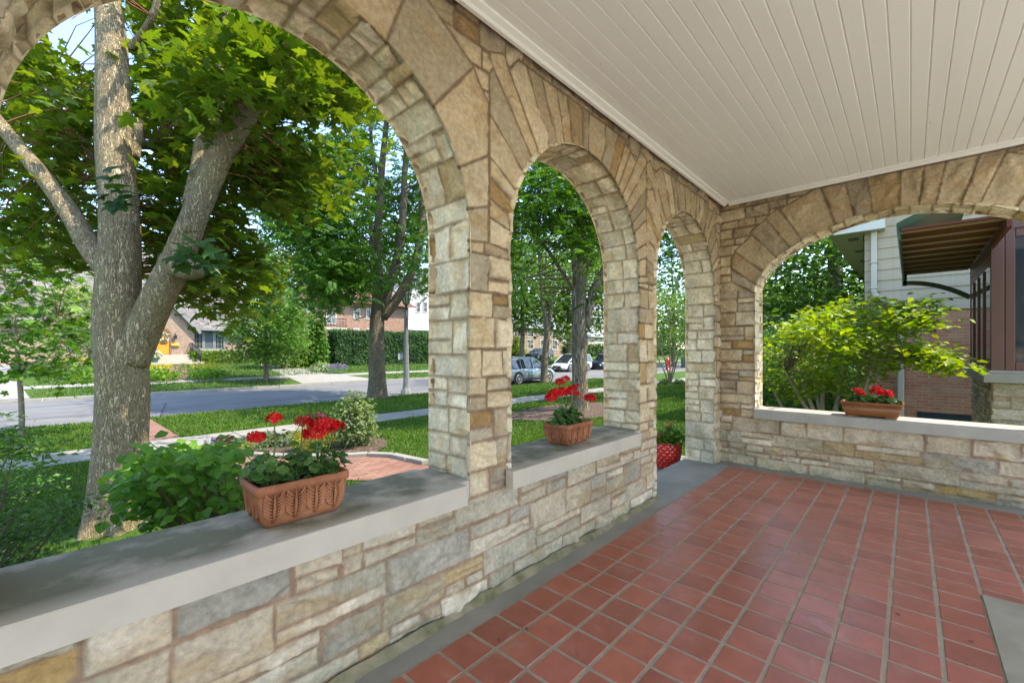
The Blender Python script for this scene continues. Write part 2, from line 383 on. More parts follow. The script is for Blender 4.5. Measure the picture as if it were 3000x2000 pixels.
def reveal_patch(op,depth,mapf,nin,seed,stepL=.01,stepW=.01,pal=PALC,skip_floor=True,**kw):
    """the thickness of an opening: jambs and soffit"""
    pts,L=outline(*op,n=300); T=np.arange(0,L[-1]+stepL*.5,stepL); T[-1]=L[-1]; Wd=np.linspace(0,depth,int(depth/stepW)+1)
    st=[]; t=0
    while t<L[-1]:
        h=random.uniform(.09,.19); h=min(h,L[-1]-t) if L[-1]-t-h>.06 else L[-1]-t
        r=random.random()
        if r<.2: quad_stone(t,t+h,0-.02,depth+.02,pal,.004,st)
        else:
            c=depth*random.uniform(.34,.66)
            for a,b in((-.02,c),(c,depth+.02)):
                if h>.12 and random.random()<.45:
                    s=t+h*random.uniform(.4,.6); quad_stone(t,s,a,b,pal,.004,st); quad_stone(s,t+h,a,b,pal,.004,st)
                else: quad_stone(t,t+h,a,b,pal,.004,st)
        t+=h
    h,C,_=stone_surface(T,Wd,st,None,seed=seed,mort=(.34,.25,.16),amp=.011,tilt=.02,rec=.012,jw=.005)
    pu=np.interp(T,L,pts[:,0]); pz=np.interp(T,L,pts[:,1])
    tu=np.gradient(pu,T); tz=np.gradient(pz,T); l=np.hypot(tu,tz); tu/=l; tz/=l
    nu_,nz_=tz,-tu                                        # into the opening
    ed=np.clip(Wd/.02,0,1)[:,None]*np.clip((depth-Wd)/.02,0,1)[:,None]
    hh=h*ed
    du=pu-op[0]; dz=pz-np.minimum(pz,op[2]); dl=np.maximum(np.hypot(du,dz),1e-6); ck=chip(pu,pz)
    w0=(np.clip(1-Wd/.02,0,1))[:,None]
    u=pu[None]+nu_[None]*hh+ (du/dl*ck)[None]*w0; z=pz[None]+nz_[None]*hh+(dz/dl*ck)[None]*w0
    w=np.repeat(Wd[:,None],len(T),1)+w0*ck[None]*.6
    tt,ww=np.meshgrid(pz,Wd)
    n=fbm(np.repeat(T[None],len(Wd),0)*4,ww*4,seed+50,3); a=(np.clip((.85-tt)*1.6,0,1)*np.clip((n-.35)*4,0,1)*.55)[...,None]
    C=C*(1-a)+np.array([.27,.28,.22])*a
    pos=mapf(u.ravel(),w.ravel(),z.ravel()); idx=np.arange(u.size).reshape(u.shape)
    F=np.stack([idx[:-1,:-1],idx[1:,:-1],idx[1:,1:],idx[:-1,1:]],-1).reshape(-1,4)
    return pos,F,C.reshape(-1,3)
def voussoirs(op,pivot,xlo,xhi,ztop,st,rr=(.30,.52),dw=(.07,.22),pal=None,a0=None):
    c,hw,zs,b,p,zb=op
    pts,L=outline(c,hw,zs,b,p,zs-.04,n=300); t=0
    while t<L[-1]-.01:
        w=random.uniform(*dw)
        if random.random()<.15: w=random.uniform(dw[1],dw[1]*1.4)
        e=min(L[-1],t+w) if L[-1]-t-w>dw[0]*.6 else L[-1]
        P0=np.array([np.interp(t,L,pts[:,0]),np.interp(t,L,pts[:,1])]); P1=np.array([np.interp(e,L,pts[:,0]),np.interp(e,L,pts[:,1])])
        pv=np.array(pivot); d0=(P0-pv)/np.linalg.norm(P0-pv); d1=(P1-pv)/np.linalg.norm(P1-pv); ln=random.uniform(*rr)
        q=[tuple(P0-d0*.03),tuple(P1-d1*.03),tuple(P1+d1*ln*random.uniform(.93,1.07)),tuple(P0+d0*ln*random.uniform(.93,1.07))]
        for cl in((-1,0,-xlo),(1,0,xhi),(0,1,ztop)):
            if len(q)>2: q=clip(q,*cl)
        if len(q)>2: st.append((q,pick(PALV if e-t>.09 else PAL)))
        t=e
M_STONE=noisy('rubble_stone',(.70,.68,.65),(1.17,1.15,1.11),scale=42,detail=10,mixf=(.25,.68),rough=.92,bump=.8,bscale=55,attr=True,dist=.012,spec=.2)
M_CONC=noisy('cast_concrete',(.33,.305,.26),(.41,.385,.335),scale=5,rough=.85,bump=.15,bscale=120,dist=.003,spec=.3)
# sill concrete carries dark green-grey algae on its top face
def sillmat():
    m=noisy('weathered_sill',(.45,.385,.31),(.53,.46,.375),scale=6,rough=.85,bump=.15,bscale=130,dist=.003,spec=.3); N=NT(m); b=N.n['Principled BSDF']
    src=b.inputs['Base Color'].links[0].from_socket
    ge=N.new('ShaderNodeNewGeometry'); sp=N.new('ShaderNodeSeparateXYZ'); N.link(ge.outputs['Normal'],sp.inputs[0])
    tc=N.new('ShaderNodeTexCoord'); no=N.new('ShaderNodeTexNoise',i_Scale=4.5,i_Detail=8,i_Roughness=.6); N.link(tc.outputs['Object'],no.inputs['Vector'])
    r=N.new('ShaderNodeMapRange'); N.link(no.outputs[0],r.inputs[0]); r.inputs[1].default_value=.34; r.inputs[2].default_value=.56
    up=N.new('ShaderNodeMapRange'); N.link(sp.outputs[2],up.inputs[0]); up.inputs[1].default_value=.6; up.inputs[2].default_value=.98
    po=N.new('ShaderNodeSeparateXYZ'); N.link(tc.outputs['Object'],po.inputs[0])
    ed=N.new('ShaderNodeMapRange'); N.link(po.outputs[1],ed.inputs[0]); ed.inputs[1].default_value=1.475; ed.inputs[2].default_value=1.56; ed.inputs[3].default_value=.05
    mu=N.new('ShaderNodeMath',operation='MULTIPLY'); N.link(r.outputs[0],mu.inputs[0]); N.link(up.outputs[0],mu.inputs[1])
    mu2=N.new('ShaderNodeMath',operation='MULTIPLY'); N.link(mu.outputs[0],mu2.inputs[0]); N.link(ed.outputs[0],mu2.inputs[1])
    mx=N.new('ShaderNodeMix',data_type='RGBA'); N.link(mu2.outputs[0],mx.inputs[0]); N.link(src,mx.inputs[6]); mx.inputs[7].default_value=(.175,.168,.11,1)
    N.link(mx.outputs[2],b.inputs['Base Color']); return m
M_SILL=sillmat()
A1=(.635,.722,1.76,.722,2,.505); A2=(2.375,.722,1.76,.722,2,.505); A3=(4.115,.722,1.76,.722,2,-.03); A0=(-1.105,.722,1.76,.722,2,.505)
AB=(.10,1.09,1.83,.61,1.8,.505)
def arcade():
    random.seed(11)
    root=thing('arcade_wall','long rubble limestone porch wall with round arches facing the street','wall')
    V=[];F=[];C=[];n=0
    def put(r):
        nonlocal n
        V.append(r[0]); F.append(r[1]+n); C.append(r[2]); n+=len(r[0])
    mp=lambda u,v: np.c_[u,np.full(len(u),YW),v]
    # fine part
    for (x0,x1,ops,step,sd) in ((-.237,XB+.02,(A1,A2,A3),.0066,21),(-2.2,-.237,(A0,),.022,22)):
        l0=[];l1=[]
        ashlar(x0,x1,-.03,.50,PALW,l0,hr=(.075,.17),wr=(.18,.50),split=.5,j=.009)
        for a,b in ((-2.2,-1.8),(-.415,-.057),(1.327,1.683),(3.067,3.423),(4.807,5.06)):
            if b>x0 and a<x1: ashlar(max(a,x0),min(b,x1),.50 if b<3.3 else (.5 if b<4 else -.03),1.75,PAL,l0,hr=(.10,.19),wr=(.12,.22),split=.2,j=.005)
        ashlar(x0,x1,1.72,2.86,PAL,l0,hr=(.09,.17),wr=(.12,.3),split=.3)
        for op in ops: voussoirs(op,(op[0],op[2]-.12),op[0]-.868,op[0]+.868,2.74+random.uniform(-.03,.03),l1,rr=(.34,.62),dw=(.13,.29) if op is A1 else (.05,.13))
        U=np.arange(x0,x1+step*.5,step); U[-1]=x1; Vv=np.arange(-.02,2.86,step)
        put(face_patch(U,Vv,ops,l0,l1,mp,np.array([0,-1,0]),sd,jw=.0055))
    for k,op in enumerate((A1,A2,A3,A0)):
        put(reveal_patch(op,YO-YW,lambda u,w,z: np.c_[u,YW+w,z],None,60+k,stepL=.01 if k<3 else .03,stepW=.01 if k<3 else .03))
    # street side of the wall, coarser
    l0=[]; ashlar(-2.2,XO,-.6,2.86,PAL,l0,hr=(.12,.22),wr=(.2,.5))
    U=np.linspace(-2.2,XO,300); Vv=np.arange(-.6,2.86,.025)
    p,f,c=face_patch(U,Vv,(A0,A1,A2,A3),l0,None,lambda u,v: np.c_[u,np.full(len(u),YO),v],np.array([0,1,0]),25); put((p,f[:,::-1],c))
    np_mesh('stonework',np.vstack(V),np.vstack(F),M_STONE,root,col=np.vstack(C),smooth=True)
    M_F=noisy('mossy_mortar',(.12,.12,.05),(.34,.28,.19),scale=9,rough=.95,bump=.6,bscale=50,dist=.01,spec=.1)
    q=MB()
    for k in range(140):
        x0=-2.2+k*.04; w0,w1=[.010+.03*fbm(np.array([x*9.]),np.array([1.]),5,3)[0] for x in(x0,x0+.04)]; q.add([(x0,YW-w0-.006,.0005),(x0+.04,YW-w1-.006,.0005),(x0+.04,YW+.004,w1),(x0,YW+.004,w0)],[(0,1,2,3)],0,True)
    q.build('mortar_fillet',M_F,root)
    for (a,b,la,lb) in ((-.087,1.357,-.155,1.296),(1.653,3.097,1.597,2.995)):
        random.seed(int(la*100)); q=MB(); Y0,Y1=1.462,1.868
        poly=[(la,Y0),(lb,Y0),(lb,YW-.002),(b,YW-.002),(b,YO),(lb,YO+.002),(lb,Y1),(la,Y1),(la,YO+.002),(a,YO),(a,YW-.002),(la,YW-.002)]
        bm=bmesh.new(); vs=[bm.verts.new((x,y,.507)) for x,y in poly]; f=bm.faces.new(vs); r=bmesh.ops.extrude_face_region(bm,geom=[f]); 
        for e in r['geom']:
            if isinstance(e,bmesh.types.BMVert): e.co.z=.596
        bmesh.ops.recalc_face_normals(bm,faces=bm.faces[:])
        bmesh.ops.bevel(bm,geom=[e for e in bm.edges if max(v.co.z for v in e.verts)>.59],offset=.004,segments=1,affect='EDGES')
        q.bm(bm); q.build('sill',M_SILL,root)
    return root
arcade()
def endwall():
    random.seed(5)
    root=thing('end_wall','rubble limestone porch end wall with one wide low arch','wall')
    V=[];F=[];C=[];n=0
    def put(r):
        nonlocal n
        V.append(r[0]); F.append(r[1]+n); C.append(r[2]); n+=len(r[0])
    # face looks towards -x; u runs along -y so that it reads left to right
    y0,y1=-2.3,YW+.03
    l0=[];l1=[]
    ashlar(y0,y1,-.03,.50,PALW,l0,hr=(.07,.16),wr=(.2,.55),split=.45,j=.008)
    ashlar(1.16,y1,.50,1.86,PAL,l0,hr=(.08,.17),wr=(.13,.33),split=.35,j=.004); ashlar(y0,-.95,.50,1.86,PAL,l0,hr=(.08,.17),wr=(.13,.33),split=.35,j=.004)
    ashlar(y0,y1,1.84,2.86,PAL,l0,hr=(.07,.14),wr=(.14,.32),split=.3)
    voussoirs(AB,(AB[0],1.05),-2.3,1.43,2.765,l1,rr=(.34,.44),dw=(.10,.22))
    U=np.arange(y0,y1,.0105); Vv=np.arange(-.02,2.86,.0105)
    p,f,c=face_patch(U,Vv,(AB,),l0,l1,lambda u,v: np.c_[np.full(len(u),XB),u,v],np.array([-1,0,0]),31); put((p,f[:,::-1],c))
    p,f,c=reveal_patch(AB,XO-XB,lambda u,w,z: np.c_[XB+w,u,z],None,71); put((p,f[:,::-1],c))
    l0=[]; ashlar(-2.3,YO,-.6,2.86,PAL,l0)
    U=np.linspace(-2.3,YO,160); Vv=np.arange(-.6,2.86,.025)
    put(face_patch(U,Vv,(AB,),l0,None,lambda u,v: np.c_[np.full(len(u),XO),u,v],np.array([1,0,0]),33))
    np_mesh('stonework',np.vstack(V),np.vstack(F),M_STONE,root,col=np.vstack(C),smooth=True)
    bm=bmesh.new(); poly=[(4.972,-1.06),(XB-.002,-1.06),(XB-.002,-.99),(XO,-.99),(XO+.04,-.99),(XO+.04,1.19),(XO,1.19),(XB-.002,1.19),(4.972,1.19)]
    poly=[(4.972,-1.06),(XO+.04,-1.06),(XO+.04,1.19),(4.972,1.19)]
    vs=[bm.verts.new((x,y,.507)) for x,y in poly]; f=bm.faces.new(vs); r=bmesh.ops.extrude_face_region(bm,geom=[f])
    for e in r['geom']:
        if isinstance(e,bmesh.types.BMVert): e.co.z=.596
    bmesh.ops.recalc_face_normals(bm,faces=bm.faces[:]); bmesh.ops.bevel(bm,geom=[e for e in bm.edges if max(v.co.z for v in e.verts)>.59],offset=.004,segments=1,affect='EDGES')
    q=MB(); q.bm(bm); q.build('sill',M_CONC,root)
endwall()
# ---------------------------------------------------------------- ceiling and roof
def ceiling():
    M=noisy('ceiling_paint',(.79,.785,.74),(.84,.835,.79),scale=2.5,rough=.55,bump=.12,bscale=60,stretch=(.12,1,1),dist=.002,spec=.4)
    N=NT(M); b=N.n['Principled BSDF']; src=b.inputs['Base Color'].links[0].from_socket          # fly specks, nail heads, grime
    tc=N.new('ShaderNodeTexCoord'); vo=N.new('ShaderNodeTexVoronoi',i_Scale=9.); N.link(tc.outputs['Object'],vo.inputs['Vector']); mr=N.new('ShaderNodeMapRange'); N.link(vo.outputs['Distance'],mr.inputs[0]); mr.inputs[1].default_value=.035; mr.inputs[2].default_value=.05; mr.inputs[3].default_value=1; mr.inputs[4].default_value=0
    no=N.new('ShaderNodeTexNoise',i_Scale=2.); N.link(tc.outputs['Object'],no.inputs[0]); m2=N.new('ShaderNodeMapRange'); N.link(no.outputs[0],m2.inputs[0]); m2.inputs[1].default_value=.45; m2.inputs[2].default_value=.62
    mu=N.new('ShaderNodeMath',operation='MULTIPLY'); N.link(mr.outputs[0],mu.inputs[0]); N.link(m2.outputs[0],mu.inputs[1]); mx=N.new('ShaderNodeMix',data_type='RGBA'); N.link(mu.outputs[0],mx.inputs[0]); N.link(src,mx.inputs[6]); mx.inputs[7].default_value=(.16,.14,.11,1); N.link(mx.outputs[2],b.inputs['Base Color'])
    root=thing('porch_ceiling','white painted beadboard porch ceiling with narrow boards','ceiling')
    q=MB(); pit=.0816; y=1.47; k=0
    while y>-2.6:
        a,b=y-pit,y; g=.0034
        prof=[(a,ZC+.007),(a+g*.6,ZC+.005),(a+g*1.5,ZC+random.uniform(-.0006,.0006)),(b-g*1.5,ZC+random.uniform(-.0006,.0006)),(b-g*.6,ZC+.005),(b,ZC+.007)]
        v=[];
        for X in(-4,XB+.01): v+=[(X,p[0],p[1]) for p in prof]
        q.add(v,[(i,i+1,6+i+1,6+i) for i in range(5)]); y-=pit
    q.build('boards',M,root)
    m=MB()
    def strip(poly,a,b,axis): m.prism(poly,a,b,axis)
    # stepped moulding along both walls
    pf=[(0,.0),(.055,.0),(.055,-.012),(.042,-.018),(.03,-.022),(.02,-.036),(0,-.036)]
    strip([(1.495-p[0],ZC+p[1]) for p in pf],-4,XB-.02,'x')
    m.prism([(XB+.0-p[0],ZC+p[1]) for p in pf],-2.6,1.44,'y')
    m.build('moulding',M,root)
    r=MB(); r.box(-4.2,XO+.53,-2.6,YO+.45,ZC+.03,ZC+.26); r.build('sun_block_roof',mat('sun_block_roof',(.3,.27,.24),.9),root)  # unseen slab added to keep sun out; its edges are set for the light
ceiling()
# ---------------------------------------------------------------- floor
def floor():
    q=MB(); q.box(-8,XB+.02,-9,1.862,-.16,0); 
    o=q.build('floor',noisy('floor_concrete',(.225,.21,.175),(.31,.285,.24),scale=4,rough=.8,bump=.2,bscale=90,dist=.003,spec=.35),bevel=.008); tag(o,None,None,kind='structure')
    s=MB(); s.box(2.6,5.7,1.866,2.75,-.42,-.17); s.box(2.6,5.7,2.752,3.1,-.60,-.33)
    o=s.build('porch_steps',mat('step_concrete',(.2,.19,.165),.85),bevel=.01); tag(o,'grey concrete steps below the doorway arch under the red pot','steps')
    pit=.1646; s=.1515/2; b=.003
    V=[];F=[];C=[];n=0
    for j in range(-40,25):
        xc=.905+pit*(j-.5)
        if xc>4.86: continue
        for k in range(0,16):
            yc=1.389-pit*(k+.5)
            if xc<2.87 and yc<-.75: continue
            if xc<-3.5: continue
            dx,dy,rz=random.uniform(-.0015,.0015),random.uniform(-.0015,.0015),random.uniform(-.006,.006); z=.0042+random.uniform(-.0006,.0006); tx,ty=random.uniform(-.004,.004),random.uniform(-.004,.004)
            c,sn=math.cos(rz),math.sin(rz)
            ring=[(-s,-s),(s,-s),(s,s),(-s,s)]; rin=[(-s+b,-s+b),(s-b,-s+b),(s-b,s-b),(-s+b,s-b)]
            for (px,py),zz in [(p,.0008) for p in ring]+[(p,z) for p in rin]:
                V.append((xc+dx+px*c-py*sn,yc+dy+px*sn+py*c,zz+(tx*px+ty*py if zz>.001 else 0)))
            F+=[(n+4,n+5,n+6,n+7),(n,n+1,n+5,n+4),(n+1,n+2,n+6,n+5),(n+2,n+3,n+7,n+6),(n+3,n,n+4,n+7)]
            h=fbm(np.array([xc*1.1]),np.array([yc*1.1]),3,3)[0]; kk=random.uniform(.84,1.10)
            col=np.array([.40,.10,.047])*(1-h)+np.array([.36,.125,.085])*h if random.random()>.05 else np.array([.34,.10,.06])
            C+=[tuple(col*kk)]*8; n+=8
    m=noisy('quarry_tile',(.85,.85,.85),(1.12,1.15,1.2),scale=9,rough=.42,bump=.12,bscale=60,attr=True,dist=.002,spec=.42)
    N=NT(m); tc=N.new('ShaderNodeTexCoord'); no=N.new('ShaderNodeTexNoise',i_Scale=2.5,i_Detail=6); N.link(tc.outputs['Object'],no.inputs[0]); mr=N.new('ShaderNodeMapRange'); N.link(no.outputs[0],mr.inputs[0]); mr.inputs[3].default_value=.20; mr.inputs[4].default_value=.46; N.link(mr.outputs[0],N.n['Principled BSDF'].inputs['Roughness'])
    b=N.n['Principled BSDF']; src=b.inputs['Base Color'].links[0].from_socket; n3=N.new('ShaderNodeTexNoise',i_Scale=5.5,i_Detail=9,i_Roughness=.7,i_Distortion=.6); N.link(tc.outputs['Object'],n3.inputs[0]); m3=N.new('ShaderNodeMapRange'); N.link(n3.outputs[0],m3.inputs[0]); m3.inputs[1].default_value=.56; m3.inputs[2].default_value=.74; m3.inputs[4].default_value=.5
    x3=N.new('ShaderNodeMix',data_type='RGBA'); N.link(m3.outputs[0],x3.inputs[0]); N.link(src,x3.inputs[6]); x3.inputs[7].default_value=(.44,.24,.18,1); N.link(x3.outputs[2],b.inputs['Base Color'])
    t=np_mesh('floor_tiles',np.array(V),np.array(F),m,col=np.array(C)); tag(t,None,None,kind='structure')
    g=MB(); g.add([(-5.5,-4.1,.0015),(2.865,-4.1,.0015),(2.865,-.755,.0015),(-5.5,-.755,.0015)],[]); 
    g=MB()
    for x0,x1,y0,y1 in ((-3.6,2.868,-.752,1.389),(2.868,4.862,-1.245,1.389)): g.add([(x0,y0,.0018),(x1,y0,.0018),(x1,y1,.0018),(x0,y1,.0018)],[(0,1,2,3)])
    o=g.build('floor_grout',noisy('grout',(.27,.22,.155),(.38,.315,.23),scale=14,rough=.9,bump=.3,bscale=150,dist=.003)); tag(o,None,None,kind='structure')
    M_BOUNCE=noisy('bounce_concrete',(.48,.455,.41),(.56,.535,.48),scale=5,rough=.85,bump=.2,bscale=110,dist=.003,spec=.25)  # pale slabs added out of view to throw sunlight up at the ceiling
    l=MB(); l.box(1.0,3.127,-1.15,-.257,.001,.0088); tag(l.build('landing',noisy('tan_landing',(.27,.235,.17),(.35,.31,.235),scale=6,rough=.9,bump=.3,bscale=140,dist=.003,spec=.2),bevel=.002),None,None,kind='structure')
    g=MB(); g.box(-8,.997,-9,-.257,.001,.0085); g.box(1,3.127,-9,-1.153,.001,.0085); g.box(3.13,5.03,-9,-1.25,.001,.008); g.box(-8,-3.6,-.254,1.38,.001,.008)
    o=g.build('bounce_slab',M_BOUNCE,bevel=.002); tag(o,None,None,kind='structure')
floor()
# ================================================================ GROUND, STREET, PATHS
M_LAWN=noisy('lawn_soil',(.035,.075,.012),(.07,.13,.022),scale=6,rough=.95,bump=.6,bscale=160,dist=.02,spec=.1)
M_WALK=noisy('sidewalk_concrete',(.22,.21,.185),(.29,.275,.245),scale=3,rough=.85,bump=.15,bscale=80,dist=.003,spec=.25)
M_ROAD=noisy('asphalt',(.12,.119,.116),(.175,.173,.168),scale=2.2,rough=.85,bump=.3,bscale=180,dist=.004,stretch=(.35,1,1),spec=.25)
M_MULCH=noisy('bark_mulch',(.03,.02,.014),(.21,.155,.12),scale=17,rough=.95,bump=1,bscale=60,dist=.03,spec=.1)
def paver():
    m=brickmat('brick_pavers',(.20,.095,.068),(.27,.15,.11),(.10,.075,.058),bw=.2,bh=.1,ms=.006,along='flat'); return m
M_PAVE=paver()
def sheet(name,x0,x1,ya,m,dz,nx=2):
    """a strip of ground following the slope; ya list of y stations"""
    q=MB(); xs=np.linspace(x0,x1,nx)
    v=[(x,y,zg(y)+dz) for y in ya for x in xs]
    q.add(v,[(j*nx+i,j*nx+i+1,(j+1)*nx+i+1,(j+1)*nx+i) for j in range(len(ya)-1) for i in range(nx-1)])
    o=q.build(name,m); tag(o,None,None,kind='structure'); return o
sheet('lawn',-400,600,[-60,-10,1.9,3,4,5,5.8,7,8,9,10.4,11.75,13,14.5,16.2],M_LAWN,0,3)
sheet('far_lawn',-400,600,[26.2,28,30,36,42,48,60,70,120,200,400],M_LAWN,0,3)
q=MB(); q.add([(x,y,z) for y,z in((16.3,-.845),(21.2,-.80),(26.1,-.845)) for x in(-300,600)],[(0,1,3,2),(2,3,5,4)]); tag(q.build('road',M_ROAD),None,None,kind='structure')
q=MB()
for y0,y1 in((16.2,16.36),(26.02,26.2)):
    for k in range(-12,60): q.box(k*3.0,k*3.0+2.985,y0,y1,-.95,-.725)
tag(q.build('kerb',M_WALK,bevel=.02),None,None,kind='structure')
q=MB()
for k in range(-12,80):
    q.add([(k*1.5+.012,y,zg(y)+.012) for y in(10.45,11.72)]+[(k*1.5+1.49,y,zg(y)+.012) for y in(11.72,10.45)],[(0,3,2,1)])
tag(q.build('sidewalk',M_WALK),None,None,kind='structure')
q=MB()
for k in range(-12,80):
    q.add([(k*1.5+.012,y,zg(y)+.012) for y in(29.4,30.7)]+[(k*1.5+1.49,y,zg(y)+.012) for y in(30.7,29.4)],[(0,3,2,1)])
tag(q.build('far_sidewalk',M_WALK),None,None,kind='structure')
def patch(name,pts,m,dz=.008,n=14):
    """flat patch on the ground from an outline, subdivided to follow the slope"""
    pts=[Vector((p[0],p[1],0)) for p in pts]
    bm=bmesh.new(); f=bm.faces.new([bm.verts.new(p) for p in pts]); bmesh.ops.triangulate(bm,faces=[f]); bmesh.ops.subdivide_edges(bm,edges=bm.edges[:],cuts=5,use_grid_fill=True)
    for v in bm.verts: v.co.z=zg(v.co.y)+dz
    for f in bm.faces:
        if f.normal.z<0: f.normal_flip()
    o=MB().bm(bm).build(name,m); tag(o,None,None,kind='structure'); return o
# brick path from the porch steps to the sidewalk and on across the parkway
bp=[(2.7,3.1),(5.4,3.1)]+[tuple(G(*p)[:2]) for p in ((1250,1365),(1150,1342),(1050,1338),(900,1345),(735,1338),(640,1325),(560,1318))]+[tuple(G(430,1322)[:2])]+[tuple(G(*p)[:2]) for p in ((500,1350),(600,1390),(720,1408),(900,1406),(1150,1411))]
patch('brick_path',bp,M_PAVE,.014)
patch('parkway_path',[(1.35,11.75),(2.05,11.75),(2.05,16.2),(1.2,16.2)],M_PAVE,.012)
bed=[tuple(G(*p)[:2]) for p in ((590,1312),(680,1322),(735,1331),(900,1338),(1050,1332),(1100,1328),(1132,1310),(1135,1292),(1080,1281),(980,1274),(860,1275),(760,1284),(650,1296))]
patch('mulch_bed',bed,M_MULCH,.03)
def disc(cx,cy,rx,ry,n=26):
    return [(cx+rx*math.cos(t)*(1+.06*math.sin(3*t)),cy+ry*math.sin(t)*(1+.06*math.cos(5*t))) for t in np.linspace(0,2*math.pi,n,endpoint=False)]
patch('mulch_bed',disc(10.9,7.4,2.6,1.55),M_MULCH,.02)
c=G(1960,1126); patch('mulch_bed',disc(c[0],c[1],3.5,.8),M_MULCH,.02)
patch('mulch_bed',disc(8.5,1.35,2.3,1.15),M_MULCH,.02)
c=G(780,1115); patch('mulch_bed',disc(c[0],c[1],1.1,.5),M_MULCH,.02)
# grey stone edging between path and bed
q=MB(); e=[G(*p) for p in ((735,1337),(820,1342),(900,1344),(1000,1342),(1080,1337),(1150,1340),(1250,1362))]
for a,b in zip(e[:-1],e[1:]):
    n=max(1,int(np.linalg.norm(b-a)/.3))
    for k in range(n):
        s,t=a+(b-a)*k/n,a+(b-a)*(k+.94)/n; q.bar((s[0],s[1],s[2]+.035),(t[0],t[1],t[2]+.035),.14,.08)
tag(q.build('path_edging',M_WALK,bevel=.01),None,None,kind='structure')
# driveways and walks across the street
dw=[tuple(G(*p)[:2]) for p in ((757,1062),(800,1060),(850,1070),(905,1092),(975,1098),(1085,1109))]
patch('driveway',[tuple(G(760,1068)[:2]),tuple(G(840,1063)[:2]),tuple(G(880,1078)[:2]),tuple(G(935,1090)[:2]),tuple(G(1000,1098)[:2]),(15.2,26.2),(10.3,26.2),tuple(G(835,1102)[:2])],M_WALK,.022)
patch('front_walk',[tuple(G(497,1072)[:2]),tuple(G(545,1072)[:2]),tuple(G(555,1108)[:2]),tuple(G(470,1118)[:2])],M_PAVE,.016)
patch('driveway',[(-3.4,26.2),(-.35,26.2),(-.6,29.4),(-1.6,46),(-6,46),(-5,29.4)],M_WALK,.022)
q=MB(); r=random.Random(4)
for (x0,y0,x1,y1) in((-6,19.2,26,18.9),(2.5,17.2,3.2,21),(9,16.8,9.4,25.5),(26,18.9,60,19.1),(-4,23.2,30,22.8),(15,17,15.6,21)):
    n=26; pr=None
    for k in range(n+1):
        x=x0+(x1-x0)*k/n+r.uniform(-.04,.04); y=y0+(y1-y0)*k/n+r.uniform(-.05,.05); z=-.845+.045*(1-abs(y-21.2)/4.9)+.006
        if pr: dx,dy=x-pr[0],y-pr[1]; l=math.hypot(dx,dy); a,b=-dy/l*.028,dx/l*.028; q.add([(pr[0]-a,pr[1]-b,pr[2]),(x-a,y-b,z),(x+a,y+b,z),(pr[0]+a,pr[1]+b,pr[2])],[(0,1,2,3)])
        pr=(x,y,z)
tag(q.build('road_seam',mat('tar',(.035,.035,.036),.7)),None,None,kind='structure')
# ---------------------------------------------------------------- grass blades
def blades(name,n,reg,hh,cols,excl,seed):
    r=np.random.default_rng(seed); X=np.zeros((0,2))
    while len(X)<n:
        p=np.c_[r.uniform(reg[0],reg[1],n),r.uniform(reg[2],reg[3],n)]
        u,v,d=pxs(np.c_[p,np.interp(p[:,1],_gy,_gz)]); k=(d>.5)&(u>-60)&(u<3060)&(r.random(n)<np.clip(9/np.maximum(d,1),.12,1)**1.3)
        for f in excl: k&=~f(p[:,0],p[:,1])
        X=np.vstack([X,p[k]])
    X=X[:n]; z=np.interp(X[:,1],_gy,_gz); u,v,d=pxs(np.c_[X,z]); w=np.clip(d*.0011,.0045,.03)*r.uniform(.7,1.3,n); h=hh*r.uniform(.55,1.25,n)*np.clip(.75+d*.03,.8,1.6)*(.6+.8*fbm(X[:,0]*1.3,X[:,1]*1.3,seed,3))
    a=r.uniform(0,6.283,n); lean=r.uniform(.1,.75,n)*h; b=r.uniform(0,6.283,n)
    dx,dy=np.cos(a)*w,np.sin(a)*w; lx,ly=np.cos(b)*lean,np.sin(b)*lean
    B=np.c_[X,z]
    V=np.stack([B-np.c_[dx,dy,0*z],B+np.c_[dx,dy,0*z],B+np.c_[lx*.4+dx*.7,ly*.4+dy*.7,h*.6],B+np.c_[lx,ly,h]],1).reshape(-1,3)
    F=np.arange(n)[:,None]*4+np.array([[0,1,2,3]])
    t=fbm(X[:,0]*.7,X[:,1]*.7,seed+1,4); c=np.array(cols[0])[None]*(1-t[:,None])+np.array(cols[1])[None]*t[:,None]
    c=c*r.uniform(.7,1.3,n)[:,None]; dry=r.random(n)<.04; c[dry]=np.array([.22,.18,.07])
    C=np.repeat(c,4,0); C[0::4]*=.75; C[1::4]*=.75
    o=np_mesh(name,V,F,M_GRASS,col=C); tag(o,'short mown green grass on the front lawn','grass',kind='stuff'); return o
M_GRASS=leafmat('grass_blade',trans=.3,rough=.5,tcol=(1.1,1.3,.5))
def inpoly(poly):
    pl=[(float(a),float(b)) for a,b in poly]
    def f(x,y):
        r=np.zeros(len(x),bool); j=len(pl)-1
        for i in range(len(pl)):
            xi,yi=pl[i]; xj,yj=pl[j]
            if yi!=yj: r^=((yi>y)!=(yj>y))&(x<(xj-xi)*(y-yi)/(yj-yi)+xi)
            j=i
        return r
    return f
EX=[inpoly(bp),inpoly(bed),inpoly(disc(10.9,7.4,2.6,1.55)),inpoly(disc(8.5,1.35,2.3,1.15)),lambda x,y:(y>10.4)&(y<11.77),lambda x,y:(x>1.25)&(x<2.05)&(y>11),lambda x,y:(y>16.2),lambda x,y:(y<1.9)|((x<5.7)&(x>2.6)&(y<3.1)),
    lambda x,y:(x-.46)**2+(y-5.8)**2<.16]
blades('grass',150000,(-2,26,1.9,16.25),.055,((.055,.135,.012),(.115,.21,.02)),EX,41)
